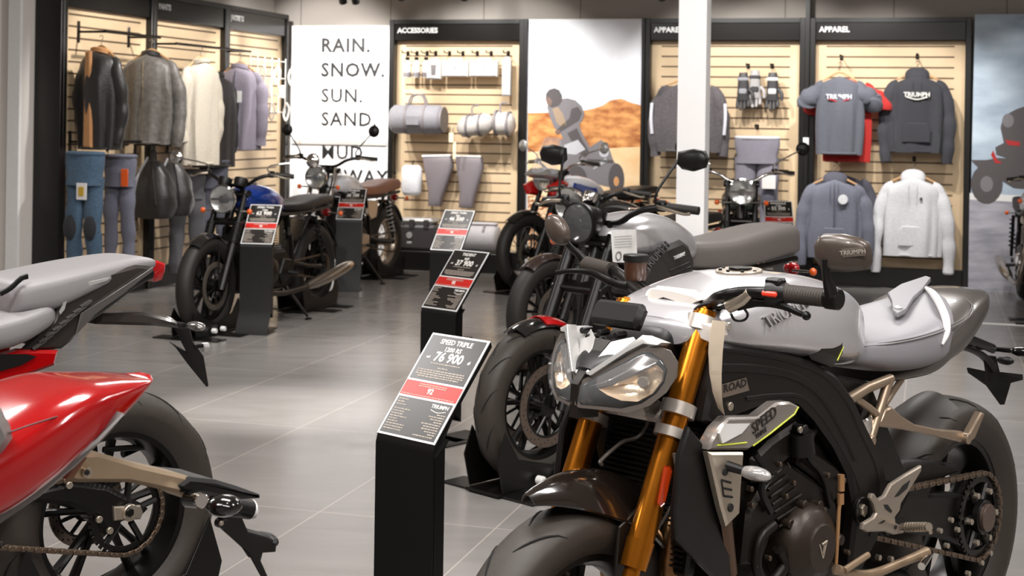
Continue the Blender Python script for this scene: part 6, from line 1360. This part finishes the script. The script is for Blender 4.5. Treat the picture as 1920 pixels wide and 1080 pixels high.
# ================================================================== ACCESSORIES UNIT
GA = 'boxed accessories on the top row'
BX = mat('white_blister_card', (236, 234, 228), .4); GB = mat('grey_pouch', (128, 122, 124), .6)
for i, x in enumerate((764, 781, 799)):
    t = thing('bottle_pack', ['small white bottle with dark base, leftmost of three', 'small white bottle with dark base, middle of three', 'small white bottle with dark base, rightmost of three'][i], 'bottle', bk(x, 112, DW-.03), GD, 'three small bottles on the top row')
    m = M(); m.lathe([(0, -.17), (.034, -.17), (.036, -.16), (.036, -.11), (.034, -.03), (.016, -.015), (.014, 0), (0, 0)], (0, 0, 0), (0, 0, 1), 20); obj('bottle_body', m, BX, t)
    m = M(); m.lathe([(.0362, -.165), (.037, -.16), (.037, -.125), (.0362, -.12)], (0, 0, 0), (0, 0, 1), 20); obj('dark_label', m, GB, t); m = M(); m.disc((0, 0, .01), (0, 0, 1), .02, .03, 16); obj('cap', m, BLK, t)
for lab, x0, x1, y0, y1 in [('white square pack with a grey shield mark', 802, 828, 114, 149), ('wide white pack with a small black slash', 831, 879, 114, 144), ('wide plain white pack right of the slash pack', 882, 934, 114, 144), ('tall narrow white pack at the right end of the top row', 943, 958, 112, 180)]:
    a, b_ = on_back(x0, y0, DW-.03), on_back(x1, y1, DW-.03); t = thing('accessory_box', lab, 'box', RR((a.x+b_.x)/2, DW-.03, (a.z+b_.z)/2), GD, GA); W, Hh = b_.x-a.x, a.z-b_.z
    m = M(); m.box((0, 0, 0), (W, .07, Hh), b=.006); m.box((0, .0, Hh/2+.012), (W*.5, .01, .03), b=.002); obj('carton', m, BX, t)
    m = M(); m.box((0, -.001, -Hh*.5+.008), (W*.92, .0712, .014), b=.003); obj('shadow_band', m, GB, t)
    if 'shield' in lab: m = M(); m.prism([(-.03, .05), (.03, .05), (.02, -.05), (-.02, -.05)], -.038, -.034, .001); obj('shield_mark', m, GB, t)
    if 'slash' in lab: m = M(); m.prism([(-.01, .02), (0, .02), (.012, -.02), (.004, -.02)], -.038, -.034, .0005); obj('slash_mark', m, BLK, t)
for i, x in enumerate((765, 782, 801, 817, 843, 868, 895, 921, 953)):
    v = on_back(x, 100, DW+.09); peg(RR(v.x, v.y, v.z), GD, .16, 'short peg hook holding the top row of accessories', group='top row peg hooks in the accessories unit')
DUF = cloth('grey_duffel_cloth', (142, 140, 146), .7)
t = thing('duffel_bag', 'grey cylindrical duffel bag hanging on the accessories wall', 'bag', bk(783, 224, DW-.16), GD)
m = M(); rr_ = .135; L_ = .255
m.lathe([(0, -L_), (rr_*.8, -L_), (rr_, -L_+.03), (rr_*1.03, -.08), (rr_, 0), (rr_*1.03, .08), (rr_, L_-.03), (rr_*.8, L_), (0, L_)], (0, 0, 0), (1, 0, 0), 30); obj('bag_body', m, DUF, t, ang=60)
m = M(); m.disc((L_+.004, 0, 0), (1, 0, 0), rr_*.92, .02, 28); obj('end_panel', m, GB, t)
for x in (-.09, .09): m = M(); m.lathe([(rr_*1.03, -.014), (rr_*1.07, -.012), (rr_*1.07, .012), (rr_*1.03, .014)], (x, 0, 0), (1, 0, 0), 30); obj('webbing', m, GB, t)
for y in (-.03, .03): m = M(); m.tube([(-.09, y, rr_), (-.05, y, rr_+.09), (.05, y, rr_+.09), (.09, y, rr_)], .009, 8, 5); obj('handle', m, GB, t)
m = M(); m.box((-.0, -rr_*.98, -.01), (.14, .03, .10), b=.01); obj('front_pocket', m, DUF, t)
ROL = cloth('pale_dry_bag', (206, 200, 194), .5)
for lab, x, y, L_, rr_, a_, gr in [('pale grey dry bag right of the duffel, tied with straps', 892, 235, .17, .10, .12, 1), ('white dry bag next to the poster edge', 945, 232, .10, .11, -.1, 1)]:
    t = thing('dry_bag', lab, 'bag', bk(x, y, DW-.14), GD, 'dry bags on the accessories wall'); m = M(); rings = []
    for i in range(9):
        u = -L_+2*L_*i/8; k = (1-(abs(u)/L_)**6*.5); rings.append([(u, math.cos(q_)*rr_*k*(1+.05*math.sin(3*q_+i)), math.sin(q_)*rr_*k*(1+.06*math.sin(4*q_+i*1.3))+a_*u) for q_ in [2*math.pi*j/24 for j in range(24)]])
    m.loft(rings); obj('bag_body', m, ROL, t, ang=75)
    for u in (-.07, .05): m = M(); m.lathe([(rr_*1.02, -.012), (rr_*1.1, -.01), (rr_*1.1, .01), (rr_*1.02, .012)], (u, 0, a_*u), (1, 0, 0), 24); obj('strap', m, GB, t)
    m = M(); m.tube([(-.02, -.05, rr_*.8), (-.03, -.02, rr_+.07), (.03, 0, rr_+.09)], .008, 8, 4); obj('carry_loop', m, GB, t)
PANEL = mat('moulded_grey_vinyl', (122, 114, 118), .5, bump=.06, scale=200)
for lab, pts in [('tapered grey seat panel on the left, hung under the duffel', [(792, 293), (845, 292), (848, 312), (838, 345), (828, 372), (825, 387), (803, 386), (803, 360), (797, 325)]), ('tapered grey seat panel on the right, hung under the dry bag', [(853, 293), (902, 294), (905, 315), (897, 345), (888, 375), (885, 391), (860, 389), (862, 360), (857, 325)])]:
    c = on_back(sum(p[0] for p in pts)/9, 340, DW-.08); t = thing('seat_panel', lab, 'panel', RR(c.x, c.y, c.z), GD, 'tapered grey panels on the accessories wall'); P_ = []
    for x, y in pts: v = on_back(x, y, DW-.08); P_.append((v.x-c.x, 0, v.z-c.z))
    m = M(); dome(m, P_, (0, .05, 0), .03, k=.3); obj('shell', m, PANEL, t, ang=50)
    m = M(); m.tube([P_[0], P_[1]], .012, 8); obj('top_rim', m, SIL, t)
t = thing('towel_pack', 'rolled white fabric pack hanging at the left of the tapered panels', 'pack', bk(772, 338, DW-.05), GD); m = M(); m.box((0, 0, 0), (.20, .08, .29), b=.03); obj('fabric', m, WHC, t, ang=60); m = M(); m.tube([(0, 0, .13), (0, .05, .19)], .006, 8); obj('loop', m, BLK, t)
t = thing('hang_tag', 'pale cream hang tags dangling between duffel and dry bag', 'tag', bk(846, 258, DW-.2), GD); m = M(); m.box((0, 0, 0), (.045, .004, .09), b=.001); m.tube([(0, 0, .04), (.0, .03, .12)], .002, 6); obj('tag_card', m, mat('cream_card', (236, 224, 190), .6), t); m = M(); m.box((.03, .01, -.12), (.03, .004, .16), b=.001); obj('ribbon', m, mat('cream_card', (236, 224, 190), .6), t)
# base platform with top case and roll bag
t = room_thing('display_platform', 'low black platform under the accessories unit', 'platform', -4.95, DW-.13); m = M(); m.box((.58, -.04, .09), (1.16, .32, .18), b=.006); obj('platform_box', m, FRAME, t)
zt = .182; a, b_ = on_back(742, 470, DW-.05), on_back(831, 470, DW-.05)
TC = mat('dark_case_plastic', (62, 58, 58), .4)
t = thing('top_case', 'dark motorcycle top case with silver lid on the low platform', 'case', RR((a.x+b_.x)/2, DW-.16, zt), GD); W = b_.x-a.x
m = M(); m.box((0, 0, .12), (W, .24, .24), b=.025); obj('case_body', m, TC, t)
m = M(); m.box((-.02, 0, .27), (W*.95, .23, .06), b=.025); obj('lid', m, SIL, t)
for x in (-W*.38, .0, W*.3): m = M(); m.box((x, -.115, .245), (.05, .03, .09), b=.006); obj('latch', m, TC, t)
m = M(); m.disc((-.02, -.125, .14), (0, 1, 0), .03, .012, 20); m.box((-.02, -.122, .07), (.05, .008, .02), b=.002); obj('emblem', m, SIL, t)
a, b_ = on_back(866, 470, DW-.05), on_back(940, 470, DW-.05)
t = thing('roll_bag', 'light grey roll bag on the platform beside the top case', 'bag', RR((a.x+b_.x)/2, DW-.16, zt), GD); W = b_.x-a.x
m = M(); m.lathe([(0, -W/2), (.11, -W/2), (.13, -W/2+.03), (.125, 0), (.13, W/2-.03), (.11, W/2), (0, W/2)], (0, 0, .13), (1, 0, 0), 30); obj('bag_body', m, cloth('light_grey_bag', (190, 186, 188), .6), t, ang=60)
m = M(); m.box((0, -.01, .262), (W*.95, .10, .03), b=.012); obj('top_flap', m, cloth('light_grey_bag', (190, 186, 188), .6), t)
for x in (-.08, .08): m = M(); m.lathe([(.13, -.012), (.137, -.01), (.137, .01), (.13, .012)], (x, 0, .13), (1, 0, 0), 30, a0=-200, a1=60); obj('strap', m, GB, t)
